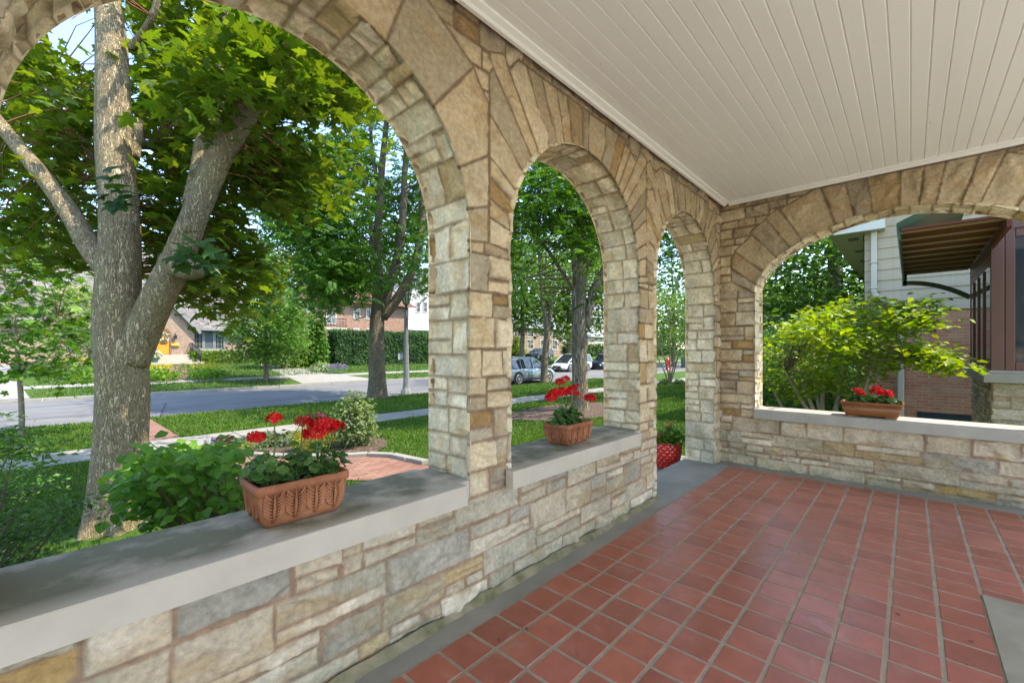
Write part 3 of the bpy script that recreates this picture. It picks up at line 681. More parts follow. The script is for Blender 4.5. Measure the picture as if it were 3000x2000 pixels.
blades('grass',26000,(-6,40,26.2,46),.07,((.06,.13,.018),(.12,.19,.03)),[lambda x,y:(y>29.35)&(y<30.75),lambda x,y:(x>9.5)&(x<16.5)&(y<29.5),lambda x,y:(x<-.3)],42)
# ================================================================ FOLIAGE TOOLS
def T_maple():
    h=[(0,.02),(.13,-.10),(.30,-.13),(.36,-.02),(.52,.03),(.36,.16),(.34,.24),(.48,.36),(.62,.58),(.40,.52),(.24,.50),(.22,.66),(.13,.74),(0,1.0)]
    V=[(0,.22,.0)]+[(x,y,-.35*x*x-.12*y*y+.05) for x,y in h]+[(-x,y,-.35*x*x-.12*y*y+.05) for x,y in h]
    n=len(h); F=[(0,1+i,2+i) for i in range(n-1)]+[(0,2+n+i,1+n+i) for i in range(n-1)]
    V=np.array(V); V[:,1]-=0; return V,np.array(F)
def T_leaf(w=.32,fold=.09,curl=.12):
    V=np.array([(0,0,0),(w,.42,fold),(w*.55,.8,fold*.4-curl*.5),(0,1,-curl),(-w*.55,.8,fold*.4-curl*.5),(-w,.42,fold),(0,.5,0)])
    return V,np.array([(0,1,2,6),(6,2,3,4),(0,6,4,5)])
def T_quad(w=.33,fold=.1): 
    return np.array([(0,0,0),(w,.5,fold),(0,1,-.08),(-w,.5,fold)]),np.array([(0,1,2,3)])
def T_pinnate(n=4,w=.11,l=.42):
    V=[];F=[]
    for i in range(n):
        y=.18+.72*i/n
        for s in(-1,1):
            b=len(V); dx,dy=s*.86,.5
            V+=[(0,y,0),(s*l*.5*.86-dy*w*s,y+l*.25+.86*w*1.0,.03),(s*l*.86,y+l*.5,-.08),(s*l*.5*.86+dy*w*s,y+l*.25-.86*w,.03)]; F.append((b,b+1,b+2,b+3))
    b=len(V); V+=[(0,.86,0),(w,1.06,.03),(0,1.3,-.1),(-w,1.06,.03)]; F.append((b,b+1,b+2,b+3))
    V=np.array(V); V[:,2]-=.12*V[:,1]**2; return V,np.array(F)
def T_strap(w=.05):
    return np.array([(-w,0,0),(w,0,0),(w*1.1,.35,.55),(-w*1.1,.35,.55),(w*.6,.75,.75),(-w*.6,.75,.75),(0,1.05,.55),(0,1.05,.55)]),np.array([(0,1,2,3),(3,2,4,5),(5,4,6,7)])
def T_petals(n=5):
    V=[];F=[]
    for k in range(n):
        t=2*math.pi*k/n; b=len(V); c,s=math.cos(t),math.sin(t)
        for x,y,z in((0,.05,0),(.28,.55,.12),(0,.75,.02),(-.28,.55,.12)): V.append((x*c-y*s,x*s+y*c,z))
        F.append((b,b+1,b+2,b+3))
    return np.array(V),np.array(F)
def unit(a): return a/np.maximum(np.linalg.norm(a,axis=1,keepdims=True),1e-9)
def leaves(name,pos,nrm,size,col,tpl,m,parent=None,dirv=None,r=rng):
    V,F=tpl; n=len(pos); nrm=unit(nrm)
    if dirv is None: dirv=r.normal(size=(n,3))
    x=unit(np.cross(dirv,nrm)); y=np.cross(nrm,x)
    size=np.broadcast_to(np.asarray(size,float),(n,))
    W=pos[:,None,:]+size[:,None,None]*(V[None,:,0,None]*x[:,None]+V[None,:,1,None]*y[:,None]+V[None,:,2,None]*nrm[:,None])
    k=len(V); FF=(np.arange(n)*k)[:,None,None]+F[None]
    return np_mesh(name,W.reshape(-1,3),FF.reshape(-1,F.shape[1]),m,parent,col=np.repeat(col,k,0))
def colours(n,cl,base,alt,r,clump=None,amt=(.62,1.35)):
    """leaf colours: a mix of two greens with a tone per clump"""
    t=r.random(n)[:,None]**1.3; c=np.array(base)*(1-t)+np.array(alt)*t
    k=r.uniform(.85,1.15,n)
    if cl is not None:
        g=r.uniform(*amt,size=cl.max()+1); k=k*g[cl]
    return c*k[:,None]
def poly_sample(poly,n,srange,r,accept=None):
    f=inpoly(poly); P_=np.array(poly,float); out=np.zeros((0,3))
    while len(out)<n:
        u=r.uniform(P_[:,0].min(),P_[:,0].max(),n*3); v=r.uniform(P_[:,1].min(),P_[:,1].max(),n*3); s=r.uniform(srange[0],srange[1],n*3)
        k=f(u,v)
        if accept is not None: k&=accept(u,v,s)
        u,v,s=u[k],v[k],s[k]
        d=_F[None]+((u-1500)/1267)[:,None]*_R[None]-((v-1028)/1267)[:,None]*_Z[None]
        out=np.vstack([out,np.array([0,0,CAMH])+d*s[:,None]])
    return out[:n]
def ell_sample(lobes,n,r,lo=.45):
    w=np.array([l[3]*l[4]*l[5] for l in lobes])**.7; k=r.choice(len(lobes),n,p=w/w.sum()); L=np.array(lobes,float)[k]
    d=unit(r.normal(size=(n,3))); rad=(lo+(1-lo)*r.random(n)**.6)[:,None]
    return L[:,:3]+d*L[:,3:6]*rad
def spray(cen,per,spread,r,flat=.45):
    n=len(cen)*per; cl=np.repeat(np.arange(len(cen)),per)
    off=r.normal(size=(n,3))*spread; off[:,2]*=flat
    return cen[cl]+off,cl
def upish(n,r,tilt=.6,out=None):
    a=r.normal(size=(n,3))*tilt; a[:,2]=np.abs(a[:,2])*.4+1
    if out is not None: a+=out
    return a
def twigs(name,cen,skel,r,m,parent,rad=.006,frac=.6,sag=.1,maxlen=1e9,sides=4):
    q=MB(); sk=np.array([s for s in skel])
    for c in cen:
        if r.random()>frac: continue
        k=((sk-c)**2).sum(1).argmin(); a=sk[k]; L=np.linalg.norm(c-a)
        if L>maxlen: continue
        mid=(a+c)/2+r.normal(size=3)*L*.07+np.array([0,0,sag*L])
        q.tube([a,(a+mid)/2+r.normal(size=3)*L*.02,mid,(mid+c)/2,c],[rad*(1+L*.5),rad*1.0*(1+L*.35),rad*.85,rad*.6,rad*.3],sides,cap=False)
    if q.v: return q.build(name,m,parent)
def limb(q,pts,rad,r,n=14,seg=6,wob=.012,mi=0,lump=.05):
    """smooth tapered limb through stations with slightly lumpy bark outline; returns the sampled centre line"""
    P_=np.array(pts,float); R_=np.array(rad,float); t=np.r_[0,np.cumsum(np.linalg.norm(np.diff(P_,axis=0),axis=1))]; T=np.linspace(0,t[-1],max(4,int(len(pts)*seg)))
    # catmull-like smoothing through cubic hermite
    C=np.zeros((len(T),3))
    m=np.gradient(P_,t,axis=0) if len(P_)>2 else np.repeat((P_[1:]-P_[:1])/t[-1],2,0)
    for i,x in enumerate(T):
        k=min(np.searchsorted(t,x,side='right')-1,len(t)-2); h=t[k+1]-t[k]; s=(x-t[k])/h
        C[i]=(2*s**3-3*s*s+1)*P_[k]+(s**3-2*s*s+s)*h*m[k]+(-2*s**3+3*s*s)*P_[k+1]+(s**3-s*s)*h*m[k+1]
    rr=np.interp(T,t,R_)
    b=len(q.v); q.tube(C,rr,n)
    for i in range(b,len(q.v)):
        x=np.array(q.v[i]); j=(i-b)//n; ph=((i-b)%n)*6.283/n; k=1+lump*2*(fbm(np.array([math.cos(ph)*1.7+T[min(j,len(T)-1)]*1.3+7]),np.array([math.sin(ph)*1.7+T[min(j,len(T)-1)]*1.1]),int(r.integers(1)) ,3)[0]-.5)
        c=C[min(j,len(C)-1)]; q.v[i]=tuple(c+(x-c)*k)
    return C
def barkmat(name,c1,c2,scale=9,strz=.22,bump=1,dist=.03,moss=None):
    m=mat(name,c1,.95,0,.15); N=NT(m); b=N.n['Principled BSDF']
    tc=N.new('ShaderNodeTexCoord'); mp=N.new('ShaderNodeMapping'); mp.inputs['Scale'].default_value=(1,1,strz); N.link(tc.outputs['Object'],mp.inputs[0])
    nz=N.new('ShaderNodeTexNoise',i_Scale=scale*.6,i_Detail=3); N.link(mp.outputs[0],nz.inputs['Vector'])
    vm=N.new('ShaderNodeVectorMath',operation='MULTIPLY_ADD'); N.link(nz.outputs[1],vm.inputs[0]); vm.inputs[1].default_value=(.12,.12,.12); N.link(mp.outputs[0],vm.inputs[2])
    vo=N.new('ShaderNodeTexNoise',i_Scale=scale,i_Detail=2.5,i_Distortion=.9); N.link(vm.outputs[0],vo.inputs['Vector'])
    s1=N.new('ShaderNodeMath',operation='MULTIPLY_ADD'); N.link(vo.outputs[0],s1.inputs[0]); s1.inputs[1].default_value=2; s1.inputs[2].default_value=-1
    s2=N.new('ShaderNodeMath',operation='ABSOLUTE'); N.link(s1.outputs[0],s2.inputs[0])
    no=N.new('ShaderNodeTexNoise',i_Scale=scale*5,i_Detail=8); N.link(mp.outputs[0],no.inputs['Vector'])
    ad=N.new('ShaderNodeMath',operation='MULTIPLY_ADD'); N.link(no.outputs[0],ad.inputs[0]); ad.inputs[1].default_value=.22; 
    mr=N.new('ShaderNodeMapRange'); N.link(s2.outputs[0],mr.inputs[0]); mr.inputs[1].default_value=.0; mr.inputs[2].default_value=.26; N.link(mr.outputs[0],ad.inputs[2])
    c=ramp(N,ad.outputs[0],[(.08,tuple(x*.33 for x in c1)),(.35,c1),(1.0,c2)])
    if moss:
        n3=N.new('ShaderNodeTexNoise',i_Scale=1.6,i_Detail=6,i_Roughness=.7); N.link(tc.outputs['Object'],n3.inputs[0]); r2=N.new('ShaderNodeMapRange'); N.link(n3.outputs[0],r2.inputs[0]); r2.inputs[1].default_value=.5; r2.inputs[2].default_value=.68; r2.inputs[4].default_value=.6
        mx=N.new('ShaderNodeMix',data_type='RGBA'); N.link(r2.outputs[0],mx.inputs[0]); N.link(c,mx.inputs[6]); mx.inputs[7].default_value=(*moss,1); c=mx.outputs[2]
    N.link(c,b.inputs['Base Color'])
    bp=N.new('ShaderNodeBump',i_Strength=bump,i_Distance=dist); N.link(ad.outputs[0],bp.inputs['Height']); N.link(bp.outputs[0],b.inputs['Normal'])
    return m
M_BARK=barkmat('maple_bark',(.36,.275,.165),(.60,.49,.31),scale=52,strz=.2,dist=.016,moss=(.40,.35,.17))
M_BARK2=barkmat('ash_bark',(.19,.155,.105),(.36,.30,.21),scale=36,strz=.2)
M_BARK3=barkmat('locust_bark',(.19,.16,.115),(.34,.295,.215),scale=22,strz=.09)
M_TWIG=mat('twig_bark',(.10,.065,.04),.8); M_TWIGR=mat('red_twig',(.22,.075,.035),.7); M_STEM=mat('grey_stem',(.22,.18,.12),.85)
L_MAPLE=leafmat('maple_leaf',trans=.52,rough=.38,tcol=(1.35,1.25,.30)); L_LIGHT=leafmat('light_leaf',trans=.45); L_FINE=leafmat('fine_leaf',trans=.4); L_DARK=leafmat('dark_leaf',trans=.2,rough=.4)
TM,TL,TQ,TPN=T_maple(),T_leaf(),T_quad(),T_pinnate()
TLW=T_leaf(.42,.07,.15); TQN=T_quad(.2,.08)
# ================================================================ TREES NEAR THE PORCH
def big_maple():
    r=np.random.default_rng(101)
    b=G(338,1546); s0=4.3
    root=thing('maple_tree','massive old maple with grey ridged bark forking low, right in front of the wall','tree',tuple(b))
    off=np.array(b)
    def Q(u,v,s): return P(u,v,s)-off
    q=MB(); sk=[]
    def L_(pts,rad,**k): 
        C=limb(q,[Q(*p) for p in pts],[x*.79 for x in rad],r,**k); sk.extend(list(C)); return C
    # trunk and upright leader
    L_([(335,1572,s0),(338,1530,s0),(345,1440,s0),(357,1280,s0),(362,1120,s0),(352,1010,s0),(345,930,s0),(347,840,s0),(352,720,s0),(350,600,s0),(338,480,s0),(332,360,s0),(330,230,s0),(325,100,s0+.02),(312,-30,s0+.05),(300,-200,s0+.1),(290,-420,s0+.2)],
       [.36,.315,.285,.265,.268,.262,.245,.222,.205,.197,.186,.178,.168,.15,.132,.115,.09],n=30,seg=7,lump=.05)
    # root flare
    for a in(0.2,1.3,2.5,3.6,4.7,5.6):
        e=np.array([math.cos(a)*.29,math.sin(a)*.29,-.10]); limb(q,[(math.cos(a)*.13,math.sin(a)*.13,.40),(math.cos(a)*.19,math.sin(a)*.19,.12),e],[.06,.07,.05],r,n=12,seg=5)
    # big right fork, its own fork, left limb
    L_([(385,1060,s0),(425,960,s0),(470,860,s0-.02),(520,760,s0-.02),(560,660,s0),(600,560,s0),(640,470,s0),(700,370,s0-.05),(745,300,s0-.1),(800,190,s0-.1),(880,60,s0-.15),(960,-80,s0-.2)],[.19,.185,.178,.165,.15,.145,.14,.125,.115,.095,.08,.06],n=24,seg=7)
    L_([(570,600,s0+.05),(590,500,s0+.12),(605,410,s0+.2),(640,320,s0+.25),(655,220,s0+.3),(670,60,s0+.4)],[.13,.12,.115,.1,.09,.07],n=18)
    L_([(330,800,s0),(270,730,s0-.02),(215,640,s0-.02),(160,560,s0-.03),(95,480,s0-.05),(30,400,s0-.05),(-60,290,s0-.1),(-160,150,s0-.2)],[.15,.125,.108,.098,.088,.078,.068,.05],n=18,seg=7)
    L_([(385,460,s0+.1),(398,395,s0+.12),(402,350,s0+.12)],[.09,.075,.06],n=14)
    L_([(500,770,s0-.05),(560,790,s0-.18),(585,792,s0-.22)],[.15,.12,.085],n=16)   # sawn stub
    L_([(385,140,s0),(420,95,s0-.1),(450,40,s0-.2),(470,-40,s0-.25)],[.05,.04,.035,.03],n=10)
    L_([(400,420,s0+.2),(460,440,s0+1.2),(500,520,s0+2.2),(560,600,s0+3)],[.07,.06,.05,.03],n=10)
    L_([(335,600,s0+.1),(250,420,s0+1.),(180,330,s0+1.8),(90,260,s0+2.4)],[.07,.06,.045,.03],n=10)
    q.build('trunk',M_BARK,root)
    # foliage
    trunk=inpoly([(270,-50),(410,-50),(400,700),(420,860),(560,640),(700,300),(780,300),(640,640),(470,980),(430,1100),(200,1100),(250,760),(0,420),(0,350),(230,560),(290,600)])
    gap=inpoly([(165,105),(215,60),(290,10),(290,215),(245,195),(205,160)])
    gap2=inpoly([(705,612),(745,600),(790,640),(830,690),(880,705),(890,760),(830,745),(760,705),(728,660)])
    def acc(u,v,s):
        z=CAMH-(v-1028)/1267*s
        return (z>1.55)&~gap(u,v)&~gap2(u,v)&~(trunk(u,v)&(s<s0+.35)&(r.random(len(u))<.93))
    parts=[ # outline, clumps, depths, leaves per clump
      ([(-60,900),(-60,100),(110,120),(190,160),(300,240),(290,560),(290,760),(200,790),(60,700),(10,760)],420,(4.4,8.0),9),
      ([(150,95),(205,30),(265,60),(262,95),(225,90),(190,110)],4,(3.2,3.9),6),
      ([(330,420),(420,200),(520,120),(760,260),(780,420),(900,560),(930,620),(700,640),(760,760),(770,860),(720,940),(640,930),(500,830),(440,760),(400,620)],350,(4.5,7.2),10),
      ([(340,-60),(420,-200),(1080,-200),(1120,200),(1060,330),(960,300),(760,330),(640,380),(520,330),(420,240)],380,(4.5,7.0),11),
      ([(480,260),(640,130),(820,40),(980,-60),(1010,120),(880,260),(770,345),(640,345),(540,330)],95,(3.4,4.2),9),
      ([(740,220),(1000,120),(1070,330),(1010,370),(900,330),(760,360)],90,(4.6,6.2),11),
      ([(640,430),(900,430),(960,560),(930,600),(800,560)],90,(4.6,6.2),10),
      ([(430,700),(620,620),(760,640),(780,760),(690,930),(560,870)],95,(4.5,6.5),10)]
    pos=[];cl=[];cen=[];n=0
    for poly,nc,sr,per in parts:
        c=poly_sample(poly,nc,sr,r,acc)-off; p,k=spray(c,per,.21,r,.55); pos.append(p); cl.append(k+n); cen.append(c); n+=nc
    pos=np.vstack(pos); cl=np.concatenate(cl); cen=np.vstack(cen)
    # overall crown above and beyond the frame, for its shade
    c2=ell_sample([(.2,2.2,6.4,3.4,2.4,1.8),(-2.6,1.6,4.8,1.8,2,1.5),(2.2,2.6,5.6,1.8,2.0,1.5)],110,r,.5); p2,k2=spray(c2,9,.3,r,.5); pos=np.vstack([pos,p2]); cl=np.r_[cl,k2+n]
    W_=pos+off; keep=(W_[:,1]>2.15); pos,cl=pos[keep],cl[keep]
    u,v,d=pxs(pos+off); keep=~((d<4.1)&trunk(u,v)&(r.random(len(u))<.9))&~(gap2(u,v)|gap(u,v)&(r.random(len(u))<.9)); pos,cl=pos[keep],cl[keep]
    nn=len(pos); nr=upish(nn,r,.55); dv=r.normal(size=(nn,3)); dv[:,2]-=.9
    leaves('foliage',pos,nr,r.uniform(.085,.155,nn),colours(nn,cl,(.075,.15,.015),(.15,.205,.024),r,amt=(.72,1.3)),TM,L_MAPLE,root,dv,r)
    twigs('twigs',cen,sk,r,M_TWIGR,root,.006,.55,.12,2.2)
    # the low sprigs across trunk and stub
    c=np.array([Q(300,560,3.7),Q(345,590,3.75),Q(330,530,3.8),Q(515,760,3.7),Q(600,730,3.75),Q(640,790,3.8),Q(560,750,3.7),Q(620,760,3.9)])
    for c in(c[:3],c[3:]):
     p,k=spray(c,4,.05,r,.6); leaves('foliage_sprig',p,upish(len(p),r,.5)+np.array([-.5,-.8,0]),r.uniform(.13,.17,len(p)),colours(len(p),k,(.04,.11,.03),(.06,.13,.03),r),TM,L_MAPLE,root,None,r)
big_maple()
def generic_tree(name,label,cat,base,poly_specs,limbs,trunkmat,leafm,tpl,size,cols,seed,per=12,spread=.5,twigr=.012,twf=.5,group=None,flat=.5,tilt=.6,minz=.6,amt=(.6,1.35),skirt=None,leafname='crown',trunkname='trunk',lobes=None,acc=None,droop=.4):
    r=np.random.default_rng(seed); base=np.array(base,float); root=thing(name,label,cat,tuple(base),0,group)
    q=MB(); sk=[]
    for pts,rad,n in limbs: sk.extend(list(limb(q,[np.array(p)-base for p in pts],rad,r,n=n)))
    if q.v: q.build(trunkname,trunkmat,root)
    C=[]
    for poly,nc,sr in poly_specs: C.append(poly_sample(poly,nc,sr,r,(lambda u,v,s:(CAMH-(v-1028)/1267*s>zg(0)+minz) if acc is None else acc(u,v,s)))-base)
    if lobes: C.append(ell_sample(lobes[0],lobes[1],r,lobes[2]))
    C=np.vstack(C); p,cl=spray(C,per,spread,r,flat); n=len(p)
    dv=r.normal(size=(n,3)); dv[:,2]-=droop
    leaves(leafname,p,upish(n,r,tilt),r.uniform(size[0],size[1],n),colours(n,cl,cols[0],cols[1],r,amt=amt),tpl,leafm,root,dv,r)
    if sk and twf>0: twigs('twigs',C,sk,r,M_TWIG,root,twigr,twf,.05,6)
    return root
# young maple sapling at the parkway, left edge
b=G(62,1288)
generic_tree('sapling_tree','thin young maple sapling with lime green lobed leaves at the left edge, on the parkway','tree',b,
  [([(-60,700),(60,640),(160,700),(260,860),(290,1030),(250,1140),(100,1130),(40,1100),(-60,1120)],170,(8.4,11.2))],
  [([P(62,1300,9.55),P(64,1240,9.55),P(60,1140,9.55),P(52,1060,9.55),P(48,980,9.55),P(30,890,9.55),P(10,780,9.6),P(0,650,9.6)],[.06,.05,.045,.04,.036,.032,.025,.018],10),
   ([P(54,1090,9.55),P(100,1060,9.4),P(170,1045,9.3)],[.025,.018,.01],6),([P(48,1000,9.55),P(110,950,9.3),P(170,920,9.2)],[.025,.018,.01],6),([P(46,970,9.55),P(0,975,9.9),P(-40,960,10)],[.025,.018,.01],6)],
  M_STEM,L_LIGHT,TM,(.13,.20),((.06,.15,.014),(.11,.22,.02)),202,per=7,spread=.3,twigr=.006,twf=.5,tilt=.6)
# ash tree at the kerb
b=G(1106,1172); sA=17.6
def PA(*p): return [P(*x) for x in p]
generic_tree('ash_tree','tall ash tree on the parkway beside the grey street lamp, trunk splitting into four stems','tree',b,
  [([(760,470),(800,440),(860,430),(960,430),(1000,300),(1100,250),(1300,250),(1300,880),(1180,830),(1080,760),(1030,850),(940,905),(890,830),(885,790),(862,712),(768,640),(745,600),(760,480)],330,(14.2,20.5)),
   ([(760,460),(900,420),(960,470),(930,560),(1000,650),(1000,800),(930,870),(890,780),(872,700),(800,640),(780,560)],170,(13.8,17.5)),
   ([(930,560),(1230,500),(1260,880),(1160,860),(1100,790),(960,760)],90,(18.2,21)),
   ([(885,790),(960,750),(1095,770),(1095,880),(1040,850),(1000,870),(940,912),(900,880)],75,(14.5,18)),
   ([(800,300),(1000,-200),(1500,-200),(1500,400),(1250,250),(1000,260)],130,(14,21))],
  [(PA((1106,1185,sA),(1106,1160,sA),(1105,1100,sA),(1104,1020,sA),(1105,940,sA),(1110,890,sA),(1108,800,sA),(1106,700,sA),(1112,600,sA),(1120,480,sA),(1130,380,sA),(1140,250,sA),(1140,100,sA)),[.55,.42,.335,.31,.29,.28,.20,.17,.15,.13,.11,.09,.06],18),
   (PA((1115,920,sA),(1140,840,sA-.2),(1165,750,sA-.2),(1180,640,sA-.3),(1185,520,sA-.3),(1195,380,sA-.3),(1200,200,sA-.3)),[.2,.19,.17,.15,.12,.1,.07],12),
   (PA((1120,930,sA),(1160,880,sA+.2),(1205,800,sA+.3),(1230,700,sA+.4),(1240,560,sA+.4),(1255,420,sA+.4),(1270,250,sA+.4)),[.22,.2,.17,.155,.14,.12,.08],12),
   (PA((1100,800,sA),(1085,660,sA-.4),(1070,540,sA-.7),(1040,430,sA-1),(1015,330,sA-1.2)),[.09,.08,.07,.055,.04],8),
   (PA((1112,560,sA),(1090,440,sA+.3),(1085,330,sA+.5),(1080,200,sA+.5)),[.09,.08,.06,.05],8),
   (PA((1100,830,sA),(1000,760,sA-1),(900,690,sA-1.6),(830,600,sA-2)),[.07,.06,.045,.03],7)],
  M_BARK2,L_FINE,TPN,(.24,.40),((.06,.16,.018),(.115,.235,.03)),303,per=13,spread=.48,twigr=.012,twf=.4,flat=.6,minz=2.2,amt=(.7,1.35),acc=(lambda f,rr:(lambda u,v,s:(CAMH-(v-1028)/1267*s>1.6)&~(f(u,v)&(s<18.2)&(rr.random(len(u))<.85))))(inpoly([(1040,330),(1280,330),(1280,560),(1190,850),(1070,850),(1060,560)]),np.random.default_rng(1)))
# honey locust in the mulch ring, seen through the middle arch
b=np.array([11.0,7.4,zg(7.4)]); sL=float((b-np.array([0,0,CAMH]))@_F)
generic_tree('locust_tree','thick furrowed locust trunk in a mulch ring seen through the middle arch','tree',b,
  [([(1400,900),(1440,300),(1800,200),(1850,500),(1850,800),(1760,880),(1740,700),(1600,720),(1520,760),(1490,900)],300,(sL-2.5,sL+5)),
   ([(1500,470),(1650,430),(1760,560),(1800,690),(1700,740),(1640,690),(1500,690)],110,(sL-3.2,sL-.6)),
   ([(1200,300),(1400,0),(2000,0),(2100,500),(1960,640),(1850,400),(1500,350)],150,(sL-2,sL+4))],
  [(PA((1700,1225,sL),(1700,1195,sL),(1699,1120,sL),(1697,1000,sL),(1696,900,sL),(1698,830,sL),(1700,740,sL),(1702,640,sL),(1708,500,sL),(1715,350,sL),(1715,200,sL)),[.38,.28,.23,.225,.22,.215,.2,.16,.13,.11,.08],20),
   (PA((1715,960,sL),(1728,900,sL-.05),(1740,850,sL-.1),(1765,800,sL-.1),(1790,740,sL-.1),(1820,640,sL-.2)),[.13,.125,.12,.11,.095,.08],12),
   (PA((1685,850,sL),(1650,800,sL-.3),(1610,740,sL-.6),(1565,690,sL-.9)),[.07,.06,.05,.03],9),
   (PA((1690,840,sL),(1682,760,sL-.15),(1680,680,sL-.2),(1672,560,sL-.3)),[.1,.09,.085,.06],10),
   (PA((1712,800,sL),(1735,720,sL+.1),(1745,640,sL+.1),(1760,520,sL+.1)),[.1,.09,.08,.06],10)],
  M_BARK3,L_LIGHT,TPN,(.18,.30),((.055,.145,.014),(.10,.20,.02)),404,per=12,spread=.36,twigr=.008,twf=.5,flat=.5,minz=1.8,amt=(.6,1.35))
# street tree on the parkway behind it
b=G(1595,1119); sT=26.6
generic_tree('street_tree','slender forked street tree on the parkway beside the silver car','tree',b,
  [([(1480,900),(1490,640),(1600,560),(1800,560),(1800,800),(1700,860),(1640,900),(1560,880)],270,(23.5,30))],
  [(PA((1596,1124,sT),(1595,1110,sT),(1597,1040,sT),(1602,980,sT),(1600,940,sT),(1592,900,sT),(1586,840,sT),(1580,740,sT),(1575,620,sT)),[.34,.25,.21,.19,.17,.13,.11,.09,.05],12),
   (PA((1602,980,sT),(1612,920,sT),(1616,860,sT),(1622,780,sT),(1630,660,sT)),[.16,.13,.11,.09,.05],9),
   (PA((1616,880,sT),(1640,840,sT),(1665,815,sT)),[.07,.06,.05],7),(PA((1592,900,sT),(1598,820,sT+.3),(1600,700,sT+.3)),[.08,.07,.05],7)],
  M_BARK2,L_LIGHT,TQ,(.13,.22),((.07,.15,.018),(.13,.22,.03)),505,per=26,spread=.62,twigr=.012,twf=.25,flat=.6,minz=2.6)
b=G(1519,1046); sS=float((b-np.array([0,0,CAMH]))@_F)
generic_tree('young_tree','small thin trunked young tree on the far lawn left of the dark parked car','tree',b,
  [([(1440,1000),(1450,780),(1520,740),(1570,860),(1560,980)],90,(sS-2.5,sS+2.5))],
  [(PA((1519,1050,sS),(1519,1000,sS),(1518,900,sS),(1516,800,sS)),[.14,.11,.09,.05],8)],M_BARK2,L_FINE,TQ,(.2,.32),((.035,.10,.018),(.07,.14,.03)),506,per=26,spread=.7,twf=.2,minz=2)
# multi-stemmed small tree through the doorway
b=G(1962,1124); sM=float((b-np.array([0,0,CAMH]))@_F)
generic_tree('redbud_tree','small multi stemmed ornamental tree on the front lawn seen through the doorway arch','tree',b,
  [([(1860,900),(1930,850),(2010,860),(2080,960),(2070,1040),(2000,1048),(1930,1030),(1870,1010)],150,(sM-2,sM+2))],
  [(PA((1961,1128,sM),(1958,1095,sM),(1950,1060,sM),(1935,1020,sM),(1920,960,sM)),[.05,.045,.035,.03,.02],7),(PA((1961,1128,sM),(1963,1080,sM),(1962,1030,sM),(1965,950,sM)),[.05,.045,.035,.02],7),
   (PA((1962,1128,sM),(1970,1085,sM),(1990,1040,sM),(2010,990,sM)),[.05,.04,.03,.02],7),(PA((1960,1128,sM),(1945,1085,sM+.2),(1925,1045,sM+.4),(1900,990,sM+.5)),[.045,.035,.03,.02],7),(PA((1963,1128,sM),(1980,1070,sM-.3),(1995,1010,sM-.5)),[.045,.035,.02],7)],
  M_STEM,L_LIGHT,TQ,(.10,.16),((.08,.16,.03),(.16,.24,.06)),507,per=30,spread=.42,twf=.3,twigr=.008,flat=.5,minz=1.2)
# ================================================================ HOUSES
def PY(u,v,y): d=ray(u,v); return np.array([0,0,CAMH])+d*(y/d[1])
def PX(u,v,x): d=ray(u,v); return np.array([0,0,CAMH])+d*(x/d[0])
M_TUDB=brickmat('tan_brick',(.36,.245,.165),(.26,.165,.11),(.33,.28,.225))
M_REDB=brickmat('red_brick',(.24,.095,.06),(.36,.225,.145),(.32,.265,.22))
M_NEIB=brickmat('mixed_brick',(.50,.155,.075),(.50,.265,.13),(.40,.31,.21),bw=.205,bh=.068,ms=.010)
def shingle(name,c1,c2,zs=.9): return brickmat(name,c1,c2,tuple(x*.55 for x in c1),bw=.32,bh=.16,ms=.012,zs=zs)
M_SH1=shingle('grey_shingles',(.12,.105,.10),(.22,.20,.19)); M_SH2=shingle('red_shingles',(.16,.075,.06),(.20,.105,.085)); M_SH3=shingle('slate_shingles',(.25,.26,.28),(.34,.35,.37))
M_WHITE=mat('white_paint',(.55,.54,.52),.5); M_GREYT=mat('grey_trim',(.20,.21,.20),.5); M_BROWNT=mat('brown_trim',(.17,.075,.05),.45); M_IRON=mat('black_iron',(.02,.02,.022),.45)
M_GLASS=glassmat('window_glass',(.045,.05,.055)); M_STUC=noisy('white_stucco',(.44,.435,.43),(.50,.495,.485),scale=3,rough=.9,bump=.1); M_LIME=noisy('limestone_trim',(.34,.30,.235),(.42,.375,.30),scale=4,rough=.85,bump=.1)
M_SLATE=mat('lead_pane',(.10,.12,.13),.15,0,.7)
def win_y(parent,x0,x1,z0,z1,y,fm,nx=2,nz=2,fw=.07,gm=None,name='window'):
    """window on a wall that faces -y"""
    q=MB()
    q.box(x0,x1,y-.07,y-.002,z0,z0+fw); q.box(x0,x1,y-.07,y-.002,z1-fw,z1); q.box(x0,x0+fw,y-.068,y-.002,z0+fw,z1-fw); q.box(x1-fw,x1,y-.068,y-.002,z0+fw,z1-fw)
    for i in range(1,nx): xx=x0+(x1-x0)*i/nx; q.box(xx-.018,xx+.018,y-.05,y-.012,z0+fw,z1-fw)
    for i in range(1,nz): zz=z0+(z1-z0)*i/nz; q.box(x0+fw,x1-fw,y-.048,y-.013,zz-.018,zz+.018)
    f=q.build(name,fm,parent); g=MB(); g.box(x0+fw*.9,x1-fw*.9,y-.02,y-.004,z0+fw*.9,z1-fw*.9); g.build('pane',gm or M_GLASS,f); return f
